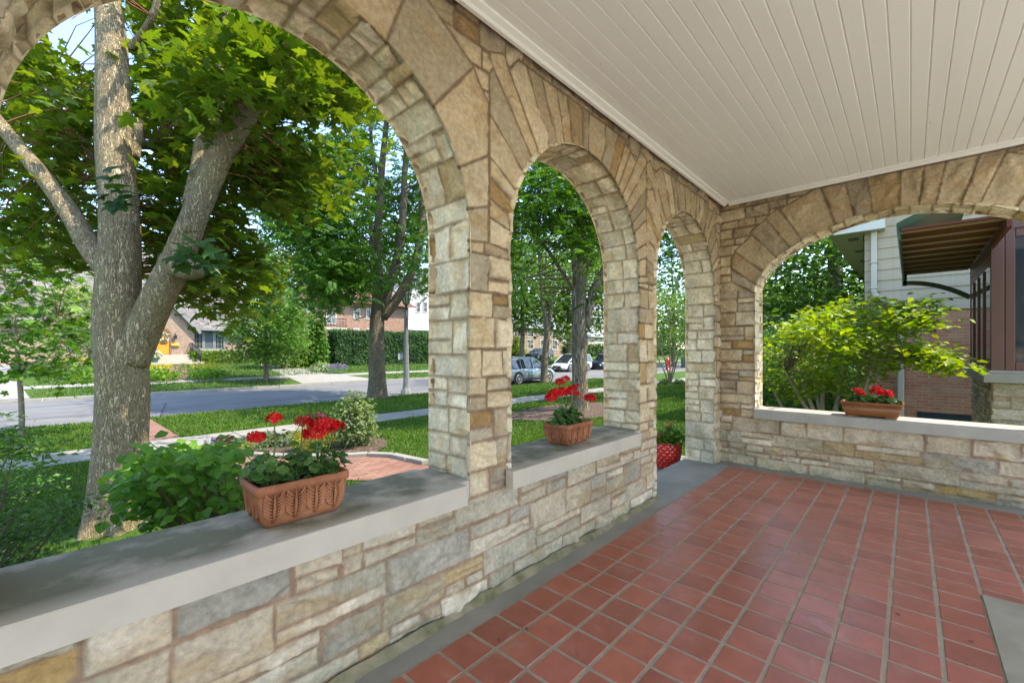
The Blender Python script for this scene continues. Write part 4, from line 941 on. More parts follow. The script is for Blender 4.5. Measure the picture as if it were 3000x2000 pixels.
def win_x(parent,y0,y1,z0,z1,x,fm,nx=2,nz=2,fw=.07,name='window'):
    q=MB(); q.box(x-.07,x-.002,y0,y1,z0,z0+fw); q.box(x-.07,x-.002,y0,y1,z1-fw,z1); q.box(x-.068,x-.002,y0,y0+fw,z0+fw,z1-fw); q.box(x-.068,x-.002,y1-fw,y1,z0+fw,z1-fw)
    for i in range(1,nx): yy=y0+(y1-y0)*i/nx; q.box(x-.05,x-.012,yy-.018,yy+.018,z0+fw,z1-fw)
    for i in range(1,nz): zz=z0+(z1-z0)*i/nz; q.box(x-.048,x-.013,y0+fw,y1-fw,zz-.018,zz+.018)
    f=q.build(name,fm,parent); g=MB(); g.box(x-.02,x-.004,y0+fw*.9,y1-fw*.9,z0+fw*.9,z1-fw*.9); g.build('pane',M_GLASS,f); return f
def slab(q,pts,th,mi=0):
    """thick roof plane from 4 corners, thickness along -normal"""
    p=[Vector(x) for x in pts]; n=(p[1]-p[0]).cross(p[2]-p[0]).normalized()
    if n.z<0: n=-n
    v=p+[x-n*th for x in p]; k=len(p)
    q.add(v,[list(range(k)),list(range(k,2*k))[::-1]]+[(i,(i+1)%k,k+(i+1)%k,k+i) for i in range(k)],mi)
def tudor():
    root=thing('tudor_house','tan brick cottage across the street with steep grey shingle roof and arched orange door','house')
    Y=46.; YG=45.
    q=MB(); q.box(-2.,13.2,Y,56,-.1,3.5)
    q.prism([(-2.,3.5),(-2.,3.5),(13.2,3.5),(13.2,3.5)],Y+.1,55.9,'y') if False else None
    # side gables
    q.add([(x,y,z) for x in(-1.98,13.18) for y,z in((46,3.49),(56,3.49),(51,10.2))],[(0,2,1),(3,4,5)])
    gx0,gx1,ga=3.5,8.79,6.15
    q.prism([(gx0,-.1),(gx1,-.1),(gx1,3.05),((gx0+gx1)/2,ga),(gx0,3.05)],YG,YG+4,'y')
    q.build('wall',M_TUDB,root)
    r=MB(); slab(r,[(-2.4,45.5,3.1),(13.6,45.5,3.1),(13.6,51,10.6),(-2.4,51,10.6)],.22); slab(r,[(-2.4,56.5,3.1),(13.6,56.5,3.1),(13.6,51,10.58),(-2.4,51,10.58)],.22)
    gm=(gx0+gx1)/2
    for sx in(-1,1):
        e=gm+sx*(gm-gx0+.35); slab(r,[(gm,YG-.35,ga+.32),(e,YG-.35,2.82),(e,YG+5.2,2.82),(gm,YG+5.2,ga+.32)],.2)
    # small shed dormer low on the roof
    r.box(9.3,11.2,47.0,48.6,5.2,5.5)
    ro=r.build('roof',M_SH1,root)
    c=MB(); c.box(1.6,2.7,50.3,51.5,8.5,12.2); c.build('chimney',M_TUDB,ro)
    t=MB(); e=gm+(gm-gx0+.36); t.bar((gm,YG-.37,ga+.22),(e,YG-.37,2.72),.06,.22); e=gm-(gm-gx0+.36); t.bar((gm,YG-.37,ga+.22),(e,YG-.37,2.72),.06,.22); t.box(8.9,13.6,45.42,45.52,3.0,3.13); t.build('trim',M_GREYT,root)
    # door
    x0=PY(455,1000,YG)[0]; x1=PY(500,1000,YG)[0]; cx=(x0+x1)/2; hw=(x1-x0)/2; z0=.95; zs=2.55
    def arch(h,n=14): return [(cx+h*math.cos(t),zs+h*math.sin(t)) for t in np.linspace(0,math.pi,n)]
    d=MB(); d.prism([(cx-hw+.1,z0),(cx+hw-.1,z0)]+arch(hw-.1),YG-.03,YG-.004,'y'); 
    dr=d.build('door',noisy('orange_door',(.50,.20,.02),(.66,.30,.04),scale=4,rough=.35,bump=.1,stretch=(9,1,.6)),root)
    f=MB(); o=[(cx-hw-.05,z0)]+arch(hw+.05)[::-1]+[(cx+hw+.05,z0)]; i=[(cx-hw+.09,z0)]+arch(hw-.09)[::-1]+[(cx+hw-.09,z0)]
    for k in range(len(o)-1):
        f.add([(o[k][0],YG-.08,o[k][1]),(o[k+1][0],YG-.08,o[k+1][1]),(i[k+1][0],YG-.08,i[k+1][1]),(i[k][0],YG-.08,i[k][1]),(o[k][0],YG-.003,o[k][1]),(o[k+1][0],YG-.003,o[k+1][1]),(i[k+1][0],YG-.003,i[k+1][1]),(i[k][0],YG-.003,i[k][1])],[(0,1,2,3),(0,4,5,1),(3,2,6,7)])
    f.build('door_frame',mat('door_frame',(.20,.10,.06),.5),dr); s=MB(); s.box(cx-.16,cx+.16,YG-.05,YG-.03,1.75,1.85); s.tube([(cx+hw-.25,YG-.09,1.75),(cx+hw-.25,YG-.09,2.0)],.02,6); s.build('handle',M_IRON,dr)
    z=.95
    st=MB(); zz=zg(43.4)
    for k in range(4): st.box(cx-1.7-.15*k,8.7+.12*k,YG-1.1-.34*k,YG-.0 if k==0 else YG-1.1-.34*(k-1)-.003,-.2,.9-.2*k)
    st.build('steps',M_LIME,root,bevel=.02)
    # lantern, mailbox, railing
    l=MB(); lx=PY(513,988,YG)[0]; l.box(lx-.09,lx+.09,YG-.28,YG-.1,2.2,2.45); l.box(lx-.12,lx+.12,YG-.31,YG-.07,2.45,2.5); l.tube([(lx,YG,2.66),(lx,YG-.19,2.7),(lx,YG-.19,2.5)],.02,6); l.build('lantern',M_IRON,root)
    mb=MB(); mb.box(lx-.28,lx+.28,YG-.16,YG-.005,1.62,1.84,bv=.02); mb.build('mailbox',mat('mailbox_yellow',(.55,.36,.05),.5),root)
    rl=MB(); a=(8.45,YG-1.0); bb=(8.75,YG-2.3)
    for k in range(13):
        t=k/12; x=a[0]+(bb[0]-a[0])*t; y=a[1]+(bb[1]-a[1])*t; zb=.9-.62*t; rl.tube([(x,y,zb),(x,y,zb+.95)],.018 if 0<k<12 else .03,5)
    rl.tube([(a[0],a[1],1.85),(bb[0],bb[1],1.24)],.03,6); rl.tube([(a[0],a[1],1.0),(bb[0],bb[1],.4)],.02,6)
    for k in range(6): rl.tube([(a[0]-.0-.0*k,a[1]+.2*k,.9),(a[0],a[1]+.2*k,1.85)],.018,5)
    rl.tube([(a[0],a[1],1.85),(a[0],a[1]+1,1.85)],.03,6); rl.build('railing',M_IRON,root)
    xa=PY(563.5,990,Y)[0]; xb=PY(658,990,Y)[0]; za=1.2+(1028-1023)/1267*38.5; zb=PY(600,965,Y)[2]; w=(xb-xa)/3
    win_y(root,xa,xa+w,za,zb,Y,M_GREYT,3,4,.1); win_y(root,xa+w+.004,xa+2*w,za,zb,Y,M_GREYT,1,1,.1,M_SLATE); win_y(root,xa+2*w+.004,xb,za,zb,Y,M_GREYT,3,4,.1)
    s=MB(); s.box(xa-.1,xb+.1,Y-.12,Y-.002,za-.14,za-.005); s.build('window_sill',M_LIME,root)
    win_y(root,1.2,2.6,1.2,2.7,Y,M_GREYT,3,3,.08); win_y(root,gm-.35,gm+.35,3.9,4.9,YG,M_GREYT,2,3,.07)
tudor()
def wreath():
    x=PY(478,985,45)[0]; r=np.random.default_rng(3); n=260; t=r.uniform(0,6.283,n); rr=.30+r.normal(size=n)*.06
    o=np.c_[x+rr*np.cos(t),44.93+r.normal(size=n)*.03,2.35+rr*np.sin(t)]
    c=np.where(r.random(n)[:,None]<.5,np.array([[.65,.66,.66]]),np.array([[.06,.14,.07]]))
    a=leaves('wreath',o,r.normal(size=(n,3))+np.array([0,-1,0]),.14,c,TQ,L_DARK); tag(a,'round green and white wreath hanging on the orange arched door','wreath')
wreath()
def brickhouse():
    root=thing('brick_house','large two storey red brick house with hipped rust roof behind the clipped hedge','house')
    Y=50.; x0=PY(896,900,Y)[0]; x1=x0+13.5; ze=PY(900,871,Y)[2]
    q=MB(); q.box(x0,x1,Y,Y+11,-.1,ze); q.build('wall',M_REDB,root)
    r=MB(); o=.7; za=ze+5.0; A=[(x0-o,Y-o,ze-.05),(x1+o,Y-o,ze-.05),(x1+o,Y+11+o,ze-.05),(x0-o,Y+11+o,ze-.05)]; B=[(x0+5.4,Y+5.5,za),(x1-5.4,Y+5.5,za)]
    r.add(A+B,[(0,1,5,4),(1,2,5),(2,3,4,5),(3,0,4),(0,3,2,1)]); rf=r.build('roof',M_SH2,root)
    t=MB(); t.box(x0-o,x1+o,Y-o-.12,Y-o,ze-.2,ze+.0); t.box(x0-o-.12,x0-o,Y-o,Y+11+o,ze-.2,ze+.0); t.build('gutter',mat('gutter_brown',(.22,.12,.09),.5),root)
    # white dormer
    xd0,xd1=PY(850,830,Y+1.5)[0],PY(935,830,Y+1.5)[0]; zd0,zd1=ze+.9,PY(890,803,Y+1.5)[2]
    d=MB(); d.box(xd0,xd1,Y+1.5,Y+6,zd0,zd1); dd=d.build('dormer',M_WHITE,root); dr=MB(); xm=(xd0+xd1)/2
    slab(dr,[(xd0-.4,Y+1.0,zd1-.1),(xd1+.4,Y+1.0,zd1-.1),(xd1-.6,Y+4,zd1+1.3),(xd0+.6,Y+4,zd1+1.3)],.15); dr.build('roof',M_SH2,dd)
    wx=PY(889,830,Y+1.5)[0]; win_y(dd,wx-.75,wx+.75,PY(889,846,Y+1.5)[2],PY(889,812,Y+1.5)[2],Y+1.5,M_GREYT,2,2,.1)
    # front windows
    for u0,u1,v0,v1 in ((898,908,885,915),(1035,1055,905,935),(1073,1086,905,935),(1035,1052,962,975),(1073,1086,962,975),(955,985,912,948)):
        a=PY(u0,v1,Y); b=PY(u1,v0,Y); win_y(root,a[0],b[0],a[2],b[2],Y,M_WHITE,2,2,.1)
    for y in(52.5,55,58): win_x(root,y-.5,y+.5,4.7,6.3,x0,M_WHITE,2,2,.1)
    # porch bay with arch and balcony
    xa,xb=PY(945,950,Y-2)[0],PY(1016,950,Y-2)[0]; zb=PY(945,957,Y-2)[2]
    p=MB(); p.box(xa,xa+.5,Y-2,Y-.002,-.1,zb-.3); p.box(xb-.5,xb,Y-2,Y-.002,-.1,zb-.3); cx=(xa+xb)/2; hw=(xb-xa)/2-.5
    pts=[(cx+hw*math.cos(t),zb-1.5+min(.95,hw*.55)*math.sin(t)) for t in np.linspace(0,math.pi,13)]
    for k in range(12): (xA,zA),(xB_,zB)=pts[k],pts[k+1]; p.add([(xA,Y-2,zA),(xB_,Y-2,zB),(xB_,Y-2,zb-.3),(xA,Y-2,zb-.3),(xA,Y-1.6,zA),(xB_,Y-1.6,zB),(xB_,Y-1.6,zb-.3),(xA,Y-1.6,zb-.3)],[(0,1,2,3),(4,7,6,5),(0,4,5,1)])
    p.build('porch_arch',M_REDB,root); b=MB(); b.box(xa-.1,xb+.1,Y-2.1,Y-.003,zb-.298,zb); b.build('balcony',M_LIME,root)
    rl=MB()
    for k in range(17):
        x=xa+(xb-xa)*k/16; rl.tube([(x,Y-2,zb),(x,Y-2,zb+1)],.03,5)
    rl.tube([(xa,Y-2,zb+1),(xb,Y-2,zb+1)],.04,5); rl.tube([(xa,Y-2,zb+.12),(xb,Y-2,zb+.12)],.03,5); rl.build('railing',M_IRON,root)
brickhouse()
def stucco():
    root=thing('stucco_house','white stucco house partly hidden behind the ash tree and lamp','house')
    Y=52.; x0=PY(1150,900,Y)[0]; x1=x0+15
    q=MB(); q.box(x0,x1,Y,Y+9,-.1,8.6); q.add([(x0+.01,Y,8.59),(x1-.01,Y,8.59),((x0+x1)/2,Y,13)],[(0,1,2)]); q.build('wall',M_STUC,root)
    m=(x0+x1)/2; r=MB()
    for s in(-1,1): e=m+s*(m-x0+.6); slab(r,[(m,Y-.5,13.4),(e,Y-.5,8.2),(e,Y+9.5,8.2),(m,Y+9.5,13.4)],.2)
    r.build('roof',M_SH3,root)
    b=MB(); xa=PY(1200,960,Y-2)[0]; b.box(xa,x1-1,Y-2,Y-.003,-.1,4.2); b.build('side_wing',M_STUC,root); r2=MB(); slab(r2,[(xa-.3,Y-2.3,4.1),(x1-.7,Y-2.3,4.1),(x1-.7,Y-.01,5.5),(xa-.3,Y-.01,5.5)],.15); r2.build('wing_roof',mat('pale_roof',(.55,.56,.57),.6),root)
    for u,v0,v1 in((1178,925,975),(1225,885,915),(1245,885,915)):
        a=PY(u-7,v1,Y); c=PY(u+7,v0,Y); win_y(root,a[0],c[0],a[2],c[2],Y,M_WHITE,3,2,.1)
stucco()
def farhouse(name,label,x0,x1,y,ze,za,wm,rm,wins):
    root=thing(name,label,'house'); q=MB(); q.box(x0,x1,y,y+9,-.2,ze); q.add([(x,yy,z) for x in(x0+.01,x1-.01) for yy,z in((y,ze-.01),(y+9,ze-.01),(y+4.5,za))],[(0,2,1),(3,4,5)]); q.build('wall',wm,root)
    r=MB(); slab(r,[(x0-.5,y-.5,ze-.3),(x1+.5,y-.5,ze-.3),(x1+.5,y+4.5,za+.2),(x0-.5,y+4.5,za+.2)],.2); slab(r,[(x0-.5,y+9.5,ze-.3),(x1+.5,y+9.5,ze-.3),(x1+.5,y+4.5,za+.19),(x0-.5,y+4.5,za+.19)],.2); r.build('roof',rm,root)
    for a,b,c,d in wins: win_y(root,a,b,c,d,y,M_WHITE,2,2,.12)
    return root
farhouse('brick_bungalow','tan brick house with grey roof behind trees beyond the parked cars',44,66,45,5.2,9.5,M_TUDB,M_SH3,[(46+3.2*k,47.6+3.2*k,z,z+1.7) for k in range(6) for z in(1.4,3.4)])
g=farhouse('garage_house','pale house with tall slate roof and white garage door far up the street',70,83,45,4.2,12,mat('cream_wall',(.42,.36,.28),.8),M_SH3,[(79,80.5,1.6,3)])
q=MB(); q.box(72.2,77.2,44.9,44.995,.1,2.9); 
for k in range(1,5): q.box(72.2,77.2,44.86,44.899,.1+.56*k,.14+.56*k)
gd=q.build('garage_door',M_WHITE,g); q=MB()
for k in range(6): q.box(72.4+.8*k,73.0+.8*k,44.87,44.898,2.42,2.78)
q.build('pane',M_GLASS,gd)
# ---------------------------------------------------------------- neighbour on the right, and our own bay window
def neighbour():
    root=thing('neighbour_house','neighbouring house with brick lower wall and beige lapped siding seen through the wide arch','house')
    X=13.; ya=.79; zb=2.08; ze=3.93
    q=MB(); q.box(X,X+8.2,-7,ya,-.45,zb); q.build('brick_wall',M_NEIB,root)
    m=noisy('beige_siding',(.46,.365,.235),(.51,.415,.28),scale=2,rough=.6,bump=.25,bscale=14,stretch=(1,6,.15),dist=.006)
    s=MB(); z=zb; e=.243
    while z<7.2:
        yl=ya if z<ze+.1 else ya-.35-(z-ze)*.0
        s.add([(X-.035,yl,z),(X-.035,-7,z),(X-.012,-7,z+e),(X-.012,yl,z+e),(X+.02,yl,z),(X+.02,-7,z),(X+.02,yl,z+e),(X+.02,-7,z+e)],[(0,3,2,1),(0,1,5,4),(0,4,6,3)])
        s.add([(X-.035,ya+.03,z),(X+8.2,ya+.03,z),(X+8.2,ya+.01,z+e),(X-.012,ya+.01,z+e)],[(0,1,2,3)]) if z<ze else None
        k=-7+random.uniform(0,.5)
        while k<yl-.05: s.box(X-.036,X-.03,k,k+.006,z+.005,z+.05); k+=random.uniform(.35,.75)
        z+=e
    s.build('siding',m,root); b=MB(); b.box(X+.03,X+8.1,-6.9,ya-.02,zb,7.2); b.build('upper_wall',m,root)
    c=MB(); 
    y=ya-.02; 
    sf=MB(); sf.box(X-.35,X+8.6,.42,1.34,ze,ze+.22); sf.box(X-.35,X+8.6,1.34,1.44,ze+.02,ze+.2); so_=sf.build('soffit',mat('soffit_paint',(.72,.68,.56),.5),root)
    v=MB(); 
    vm_=mat('vent_grey',(.22,.22,.2),.6)
    for k in range(5): v=MB(); v.box(X+.3+1.7*k,X+.62+1.7*k,.93,1.13,ze-.006,ze+.001); v.build('vent',vm_,so_)
    r=MB(); slab(r,[(X-.5,1.5,ze+.24),(X+8.7,1.5,ze+.24),(X+8.7,-3,7.4),(X-.5,-3,7.4)],.15); slab(r,[(X-.5,-7.5,ze+.24),(X+8.7,-7.5,ze+.24),(X+8.7,-3,7.39),(X-.5,-3,7.39)],.15); r.build('roof',M_SH1,root)
    d=MB(); yd=.62
    for (a,bb,c_,dd) in(((X-.1,yd,3.93),(X-.1,yd,2.55),.11,.085),((X-.1,yd,2.56),(X-.12,yd-.06,2.42),.11,.085),((X-.12,yd-.06,2.43),(X-.12,yd-.42,2.22),.11,.085),((X-.12,yd-.41,2.24),(X-.07,yd-.46,2.05),.11,.085),((X-.07,yd-.46,2.07),(X-.07,yd-.46,-.4),.11,.085)): d.bar(a,bb,c_,dd)
    d.box(X-.16,X-.002,yd-.075,yd+.075,3.2,3.235); d.box(X-.16,X-.002,yd-.075,yd+.075,2.62,2.655); d.build('downspout',mat('downspout_paint',(.58,.52,.40),.4),root,bevel=.015)
    w=MB(); a=PX(2815,1228,X); w.box(X-.02,X-.004,-.95,-.1,-.36,-.12); w.build('basement_window',M_GLASS,root)
neighbour()
def bay():
    root=thing('bay_window','brown framed corner bay window on a stone base under a rust slatted awning','bay window')
    X,Y=8.17,-.75; XE=10.75; YE=-3.6
    random.seed(9); l0=[]; ashlar(YE,Y+.0,-.45,.80,PAL,l0,hr=(.10,.19),wr=(.16,.42),split=.4)
    U=np.arange(YE,Y+.005,.012); Vv=np.arange(-.45,.8,.012); U[-1]=Y
    V1=face_patch(U,Vv,(),l0,None,lambda u,v:np.c_[np.full(len(u),X),u,v],np.array([-1,0,0]),81,dirt=False)
    l1=[]; ashlar(X,XE,-.45,.80,PAL,l1,hr=(.07,.15),wr=(.10,.3),split=.4); U=np.arange(X,XE,.012); U[0]=X
    V2=face_patch(U,Vv,(),l1,None,lambda u,v:np.c_[u,np.full(len(u),Y),v],np.array([0,1,0]),82,dirt=False)
    np_mesh('stone_base',np.vstack([V1[0],V2[0]]),np.vstack([V1[1][:,::-1],V2[1][:,::-1]+len(V1[0])]),M_STONE,root,col=np.vstack([V1[2],V2[2]]),smooth=True)
    s=MB(); s.prism([(X-.07,Y+.07),(XE+.05,Y+.07),(XE+.05,Y-.4),(X+.4,Y-.4),(X+.4,YE),(X-.07,YE)],.80,.915); s.prism([(X-.02,Y+.02),(XE,Y+.02),(XE,Y-.3),(X+.3,Y-.3),(X+.3,YE),(X-.02,YE)],.915,.955); s.build('sill',M_LIME,root,bevel=.008)
    f=MB()
    zt=3.0
    f.box(X,X+.10,Y-.115,Y,.955,zt)                                             # corner post
    f.box(X+.012,X+.08,Y-.205,Y-.122,.957,zt); f.box(X+.012,X+.08,YE,Y-.208,.957,1.06); f.box(X+.012,X+.08,YE,Y-.208,2.62,2.72); f.box(X+.0,X+.1,YE,Y-.118,2.723,zt); f.box(X+.02,X+.08,-1.86,-1.76,1.063,2.617)
    for x in(8.85,9.5,10.15): f.box(x,x+.05,Y-.03,Y+.012,1.06,2.3)
    f.box(X+.102,XE,Y-.06,Y-.002,.957,1.058); f.box(X+.102,XE,Y-.06,Y-.002,2.302,2.42); f.box(XE-.08,XE,Y-.1,Y+.003,.957,zt)
    f.box(X+.102,XE-.083,Y-.062,Y-.002,2.423,2.9)
    fr=f.build('window_frame',M_BROWNT,root,bevel=.006)
    g=MB(); g.box(X+.035,X+.045,YE,Y-.2,1.03,2.64); g.box(X+.1,XE-.05,Y-.02,Y-.004,1.02,2.35); g.build('pane',M_GLASS,fr)
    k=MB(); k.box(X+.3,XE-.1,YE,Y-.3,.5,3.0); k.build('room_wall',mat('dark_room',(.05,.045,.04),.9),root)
    a=MB(); x=6.9; 
    while x<10.9: a.box(x,x+.04,-.74,.10,2.588,2.61); x+=.46
    aw=a.build('awning',mat('awning_rafters',(.40,.30,.17),.6),root)  # brown-red rafters; light reflected onto them is put into this paler colour
    d=MB(); 
    for k in range(7): d.box(6.85,10.92,-.735+.119*k,-.617+.119*k,2.612,2.64)
    d.box(6.85,8.165,-.78,-.742,2.50,2.66); d.build('deck',mat('rust_deck',(.20,.055,.03),.7),aw)
    # scalloped green eave tiles
    t=MB(); n=0; x=6.85
    while x<10.85:
        w=.19; pr=[(x+w*i/8,2.61-.075*math.sin(math.pi*i/8)) for i in range(9)]
        v=[(px,.105,pz-.02) for px,pz in pr]+[(px,.125,pz+.10) for px,pz in pr]+[(px,-.5,pz+.40) for px,pz in pr]; 
        t.add(v,[(i,i+1,9+i+1,9+i) for i in range(8)]+[(9+i,9+i+1,18+i+1,18+i) for i in range(8)],0,True); t.box(x,x+w,.085,.104,2.50,2.65); x+=w
    t.build('eave_tiles',mat('green_tiles',(.055,.13,.07),.45),aw)
    b=MB(); 
    for xb in(10.8,):
        pts=[(xb,.10-.85*t_,2.45-.33*t_**2) for t_ in np.linspace(0,1,14)]
        for p_,q_ in zip(pts[:-1],pts[1:]): b.bar(p_,(q_[0],q_[1]-.004,q_[2]),.06,.075)
        b.box(xb-.03,xb+.03,.05,.115,2.40,2.61)
    b.build('bracket',mat('green_bracket',(.07,.10,.05),.5),aw)
bay()
# ================================================================ CARS, LAMP, HYDRANT, BIN
M_TYRE=mat('tyre_rubber',(.015,.015,.016),.8); M_RIM=mat('alloy_rim',(.55,.56,.58),.3,.9); M_CGL=mat('car_glass',(.02,.025,.03),.04,0,.9); M_BLK=mat('black_plastic',(.02,.02,.02),.55); M_LMP=mat('lamp_lens',(.75,.75,.72),.1,0,.8); M_RED=mat('tail_lens',(.35,.01,.01),.2)
def paint(name,c,metal=.3): 
    m=mat(name,c,.28,metal,.5); b=m.node_tree.nodes['Principled BSDF']; b.inputs['Coat Weight'].default_value=.7; b.inputs['Coat Roughness'].default_value=.06; return m
def car(name,label,loc,rz,pm,L=4.7,W=1.86,H=1.68,wb=2.8,kind='suv',group=None):
    """front towards +x"""
    root=thing(name,label,'car',loc,rz,group); w=W/2; fx=L/2
    belt=.98 if kind!='pickup' else 1.08; hood=.95 if kind=='suv' else (.86 if kind=='van' else 1.06)
    # x, top, halfwidth, bottom
    prof=[(-fx,.62,.78,.38),(-fx+.06,belt-.02,.90,.30),(-fx+.5,belt,.985,.24),(-fx+1.4,belt,1,.23),(0,belt-.01,1,.22),(fx-1.55,belt-.02,1,.22),(fx-1.15,hood+.03,.985,.23),(fx-.55,hood-.06,.95,.24),(fx-.18,hood-.19,.88,.26),(fx-.02,hood-.42,.74,.32)]
    def sec(x,t,hw,b): 
        hw*=w; return [(x,hw*.90,b),(x,hw*.985,b+.12),(x,hw,b+(t-b)*.5),(x,hw*.975,t-.10),(x,hw*.90,t-.015),(x,hw*.6,t+.01),(x,0,t+.02)]
    V=[];F=[];n=13
    for p in prof:
        s=sec(*p); V+=s+[(a,-b,c) for a,b,c in s[-2::-1]]
    for i in range(len(prof)-1):
        for k in range(n-1): F.append((i*n+k,i*n+k+1,(i+1)*n+k+1,(i+1)*n+k))
        F.append((i*n+n-1,i*n,(i+1)*n,(i+1)*n+n-1))
    F+=[tuple(range(n)),tuple(range((len(prof)-1)*n,len(prof)*n))[::-1]]
    q=MB(); q.add(V,F,0,True); body=q.build('body',pm,root)
    # glasshouse
    if kind=='pickup': st=[(-.55,belt,.9),(-.35,H-.05,.74),(.35,H,.75),(fx-1.25,belt+.0,.9)]
    elif kind=='van': st=[(-fx+.12,belt,.93),(-fx+.35,H-.06,.79),(-.4,H,.80),(.45,H-.04,.78),(fx-.75,belt-.08,.88)]
    else: st=[(-fx+.12,belt,.92),(-fx+.55,H-.07,.76),(-.5,H,.77),(.35,H-.05,.75),(fx-1.35,belt,.90)]
    g=MB(); gv=[]
    for x,z,hw in st: gv+=[(x,hw*w,z),(x,-hw*w,z)]
    # side glass as fan down to the belt line
    xs=[s[0] for s in st]
    def side(sg,ins,off):
        top=[(x,sg*(hw*w+off),z) for x,z,hw in st]; return top
    m=len(st)
    for sg in(1,-1):
        pts=[(x,sg*hw*w,z) for x,z,hw in st]; g.add(pts+[(st[0][0],sg*st[0][2]*w,belt-.03),(st[-1][0],sg*st[-1][2]*w,belt-.03)],[list(range(m))+[m+1,m]] if sg>0 else [(list(range(m))+[m+1,m])[::-1]])
    g.add(gv,[(0,1,3,2)]+[(2*i,2*i+1,2*i+3,2*i+2) for i in range(m-2,m-1)],0); g.build('glass',M_CGL,root)
    r=MB()
    for i in range(1,m-2):
        (xa,za,ha),(xb,zb,hb)=st[i],st[i+1]; r.add([(xa,ha*w+.015,za-.05),(xb,hb*w+.015,zb-.05),(xb,hb*w*.93,zb+.025),(xa,ha*w*.93,za+.025),(xa,-ha*w*.93,za+.025),(xb,-hb*w*.93,zb+.025),(xb,-hb*w-.015,zb-.05),(xa,-ha*w-.015,za-.05)],[(0,1,2,3),(3,2,5,4),(4,5,6,7)])
    for sg in(1,-1):
        for a,b in((0,1),(m-2,m-1)):
            (xa,za,ha),(xb,zb,hb)=st[a],st[b]; r.bar((xa,sg*(ha*w+.005),za),(xb,sg*(hb*w+.005),zb-.01),.07,.07)
        for x in((-.45,) if kind=='pickup' else (-fx+1.25,-.05) if kind!='van' else (-fx+1.5,.35)):
            i=[k for k in range(m-1) if st[k][0]<=x<=st[k+1][0]][0]; t=(x-st[i][0])/(st[i+1][0]-st[i][0]); z=st[i][1]+t*(st[i+1][1]-st[i][1]); hw=st[i][2]+t*(st[i+1][2]-st[i][2]); r.bar((x,sg*(.93*w),belt-.02),(x-.03,sg*(hw*w+.012),z-.03),.07,.05)
        if kind=='suv': r.tube([(-fx+.75,sg*w*.70,H+.0),(-fx+.85,sg*w*.70,H+.06),(.2,sg*w*.70,H+.05),(.3,sg*w*.70,H-.02)],.02,5)
    r.build('roof',pm,root)
    if kind=='pickup':
        b=MB(); b.box(-fx+.12,-.62,-w*.8,w*.8,belt+.022,belt+.03); b.build('bed_cover',M_BLK,root)
    for sx in(wb/2,-wb/2):
        for sg in(1,-1):
            wr=.36; y=sg*(w-.10); k=MB(); k.sphere((sx,y+sg*.095,wr+.05),.44,0,20,2) if False else None
            a=MB(); a.tube([(sx,sg*(w-.22),wr+.03),(sx,sg*(w+.006),wr+.03)],.43,20,0,False); a.build('wheel_arch',M_BLK,root)
            t=MB(); t.tube([(sx,sg*(w-.20),wr),(sx,sg*(w-.19),wr),(sx,sg*(w+.01),wr),(sx,sg*(w+.02),wr)],[wr-.03,wr,wr,wr-.03],24); wh=t.build('wheel',M_TYRE,root)
            h=MB(); yy=sg*(w+.027)
            for q5 in range(10):
                an=q5*math.pi/5; h.bar((sx+.03*math.cos(an),yy,wr+.03*math.sin(an)),(sx+.235*math.cos(an),yy,wr+.235*math.sin(an)),.045 if kind!='van' else .07,.02)
            ring=[(sx+.24*math.cos(t_),yy,wr+.24*math.sin(t_)) for t_ in np.linspace(0,6.283,25)]; h.tube(ring,.02,6); h.tube([(sx,yy-sg*.01,wr),(sx,yy+sg*.012,wr)],.06,10); h.build('rim',M_RIM,wh)
    l=MB(); 
    for sg in(1,-1):
        l=MB(); l.sphere((fx-.27,sg*w*.66,hood-.30),.16,0,10,6,(.9,1.15,.55)); l.build('headlight',M_LMP,root)
        l=MB(); l.box(-fx-.01,-fx+.12,sg*w*.72-.11,sg*w*.72+.11,.70,.95,bv=.02); l.build('tail_light',M_RED,root)
        l=MB(); l.sphere((fx-1.55,sg*(w+.11),belt+.08),.11,0,10,6,(.8,1,.75)); l.build('mirror',pm if kind!='suv' else M_BLK,root)
        for x in(-.75,.35): l=MB(); l.box(x,x+.2,sg*w*.99-.02,sg*w*.99+.022,belt-.20,belt-.165); l.build('door_handle',pm,root)
        for x in(-.25,.75): l=MB(); l.box(x,x+.008,sg*(w*1.0)-.01,sg*w*1.0+.004,.36,belt-.06); l.build('door_seam',M_BLK,root)
        l=MB(); l.box(-wb/2+.45,wb/2-.45,sg*w*.985-.03,sg*w*.985+.012,.27,.37); l.build('sill_trim',M_RIM if name=='silver' else M_BLK,root)
    gr=MB(); gr.box(fx-.17,fx-.035,-w*.5,w*.5,hood-.40,hood-.24); gr.box(fx-.10,fx+.015,-w*.62,w*.62,.34,.46)
    gr.build('grille',M_BLK,root)
    return root
ZR=-.835
car('parked_car','pale silver blue SUV parked by the near kerb behind the forked street tree',(20.85,18.25,ZR),0,paint('silver_blue',(.25,.31,.33)),L=4.85,W=1.9,H=1.60,wb=2.95)
car('parked_van','white minivan parked facing us by the far kerb','' and (0,0,0) or (36.0,25.05,ZR),math.pi,paint('van_white',(.66,.66,.65),.05),L=5.0,W=1.9,H=1.74,wb=3.0,kind='van')
car('parked_car','dark navy SUV parked behind the white minivan',(42.6,25.05,ZR),math.pi,paint('navy',(.02,.03,.055)),L=4.6,H=1.7,wb=2.7)
c=G(1580,1052); car('parked_car','dark green car standing in a driveway beyond the street trees',(c[0],c[1],zg(c[1])+.02),math.pi,paint('dark_green',(.03,.04,.04)),L=4.9,H=1.55,wb=2.85)
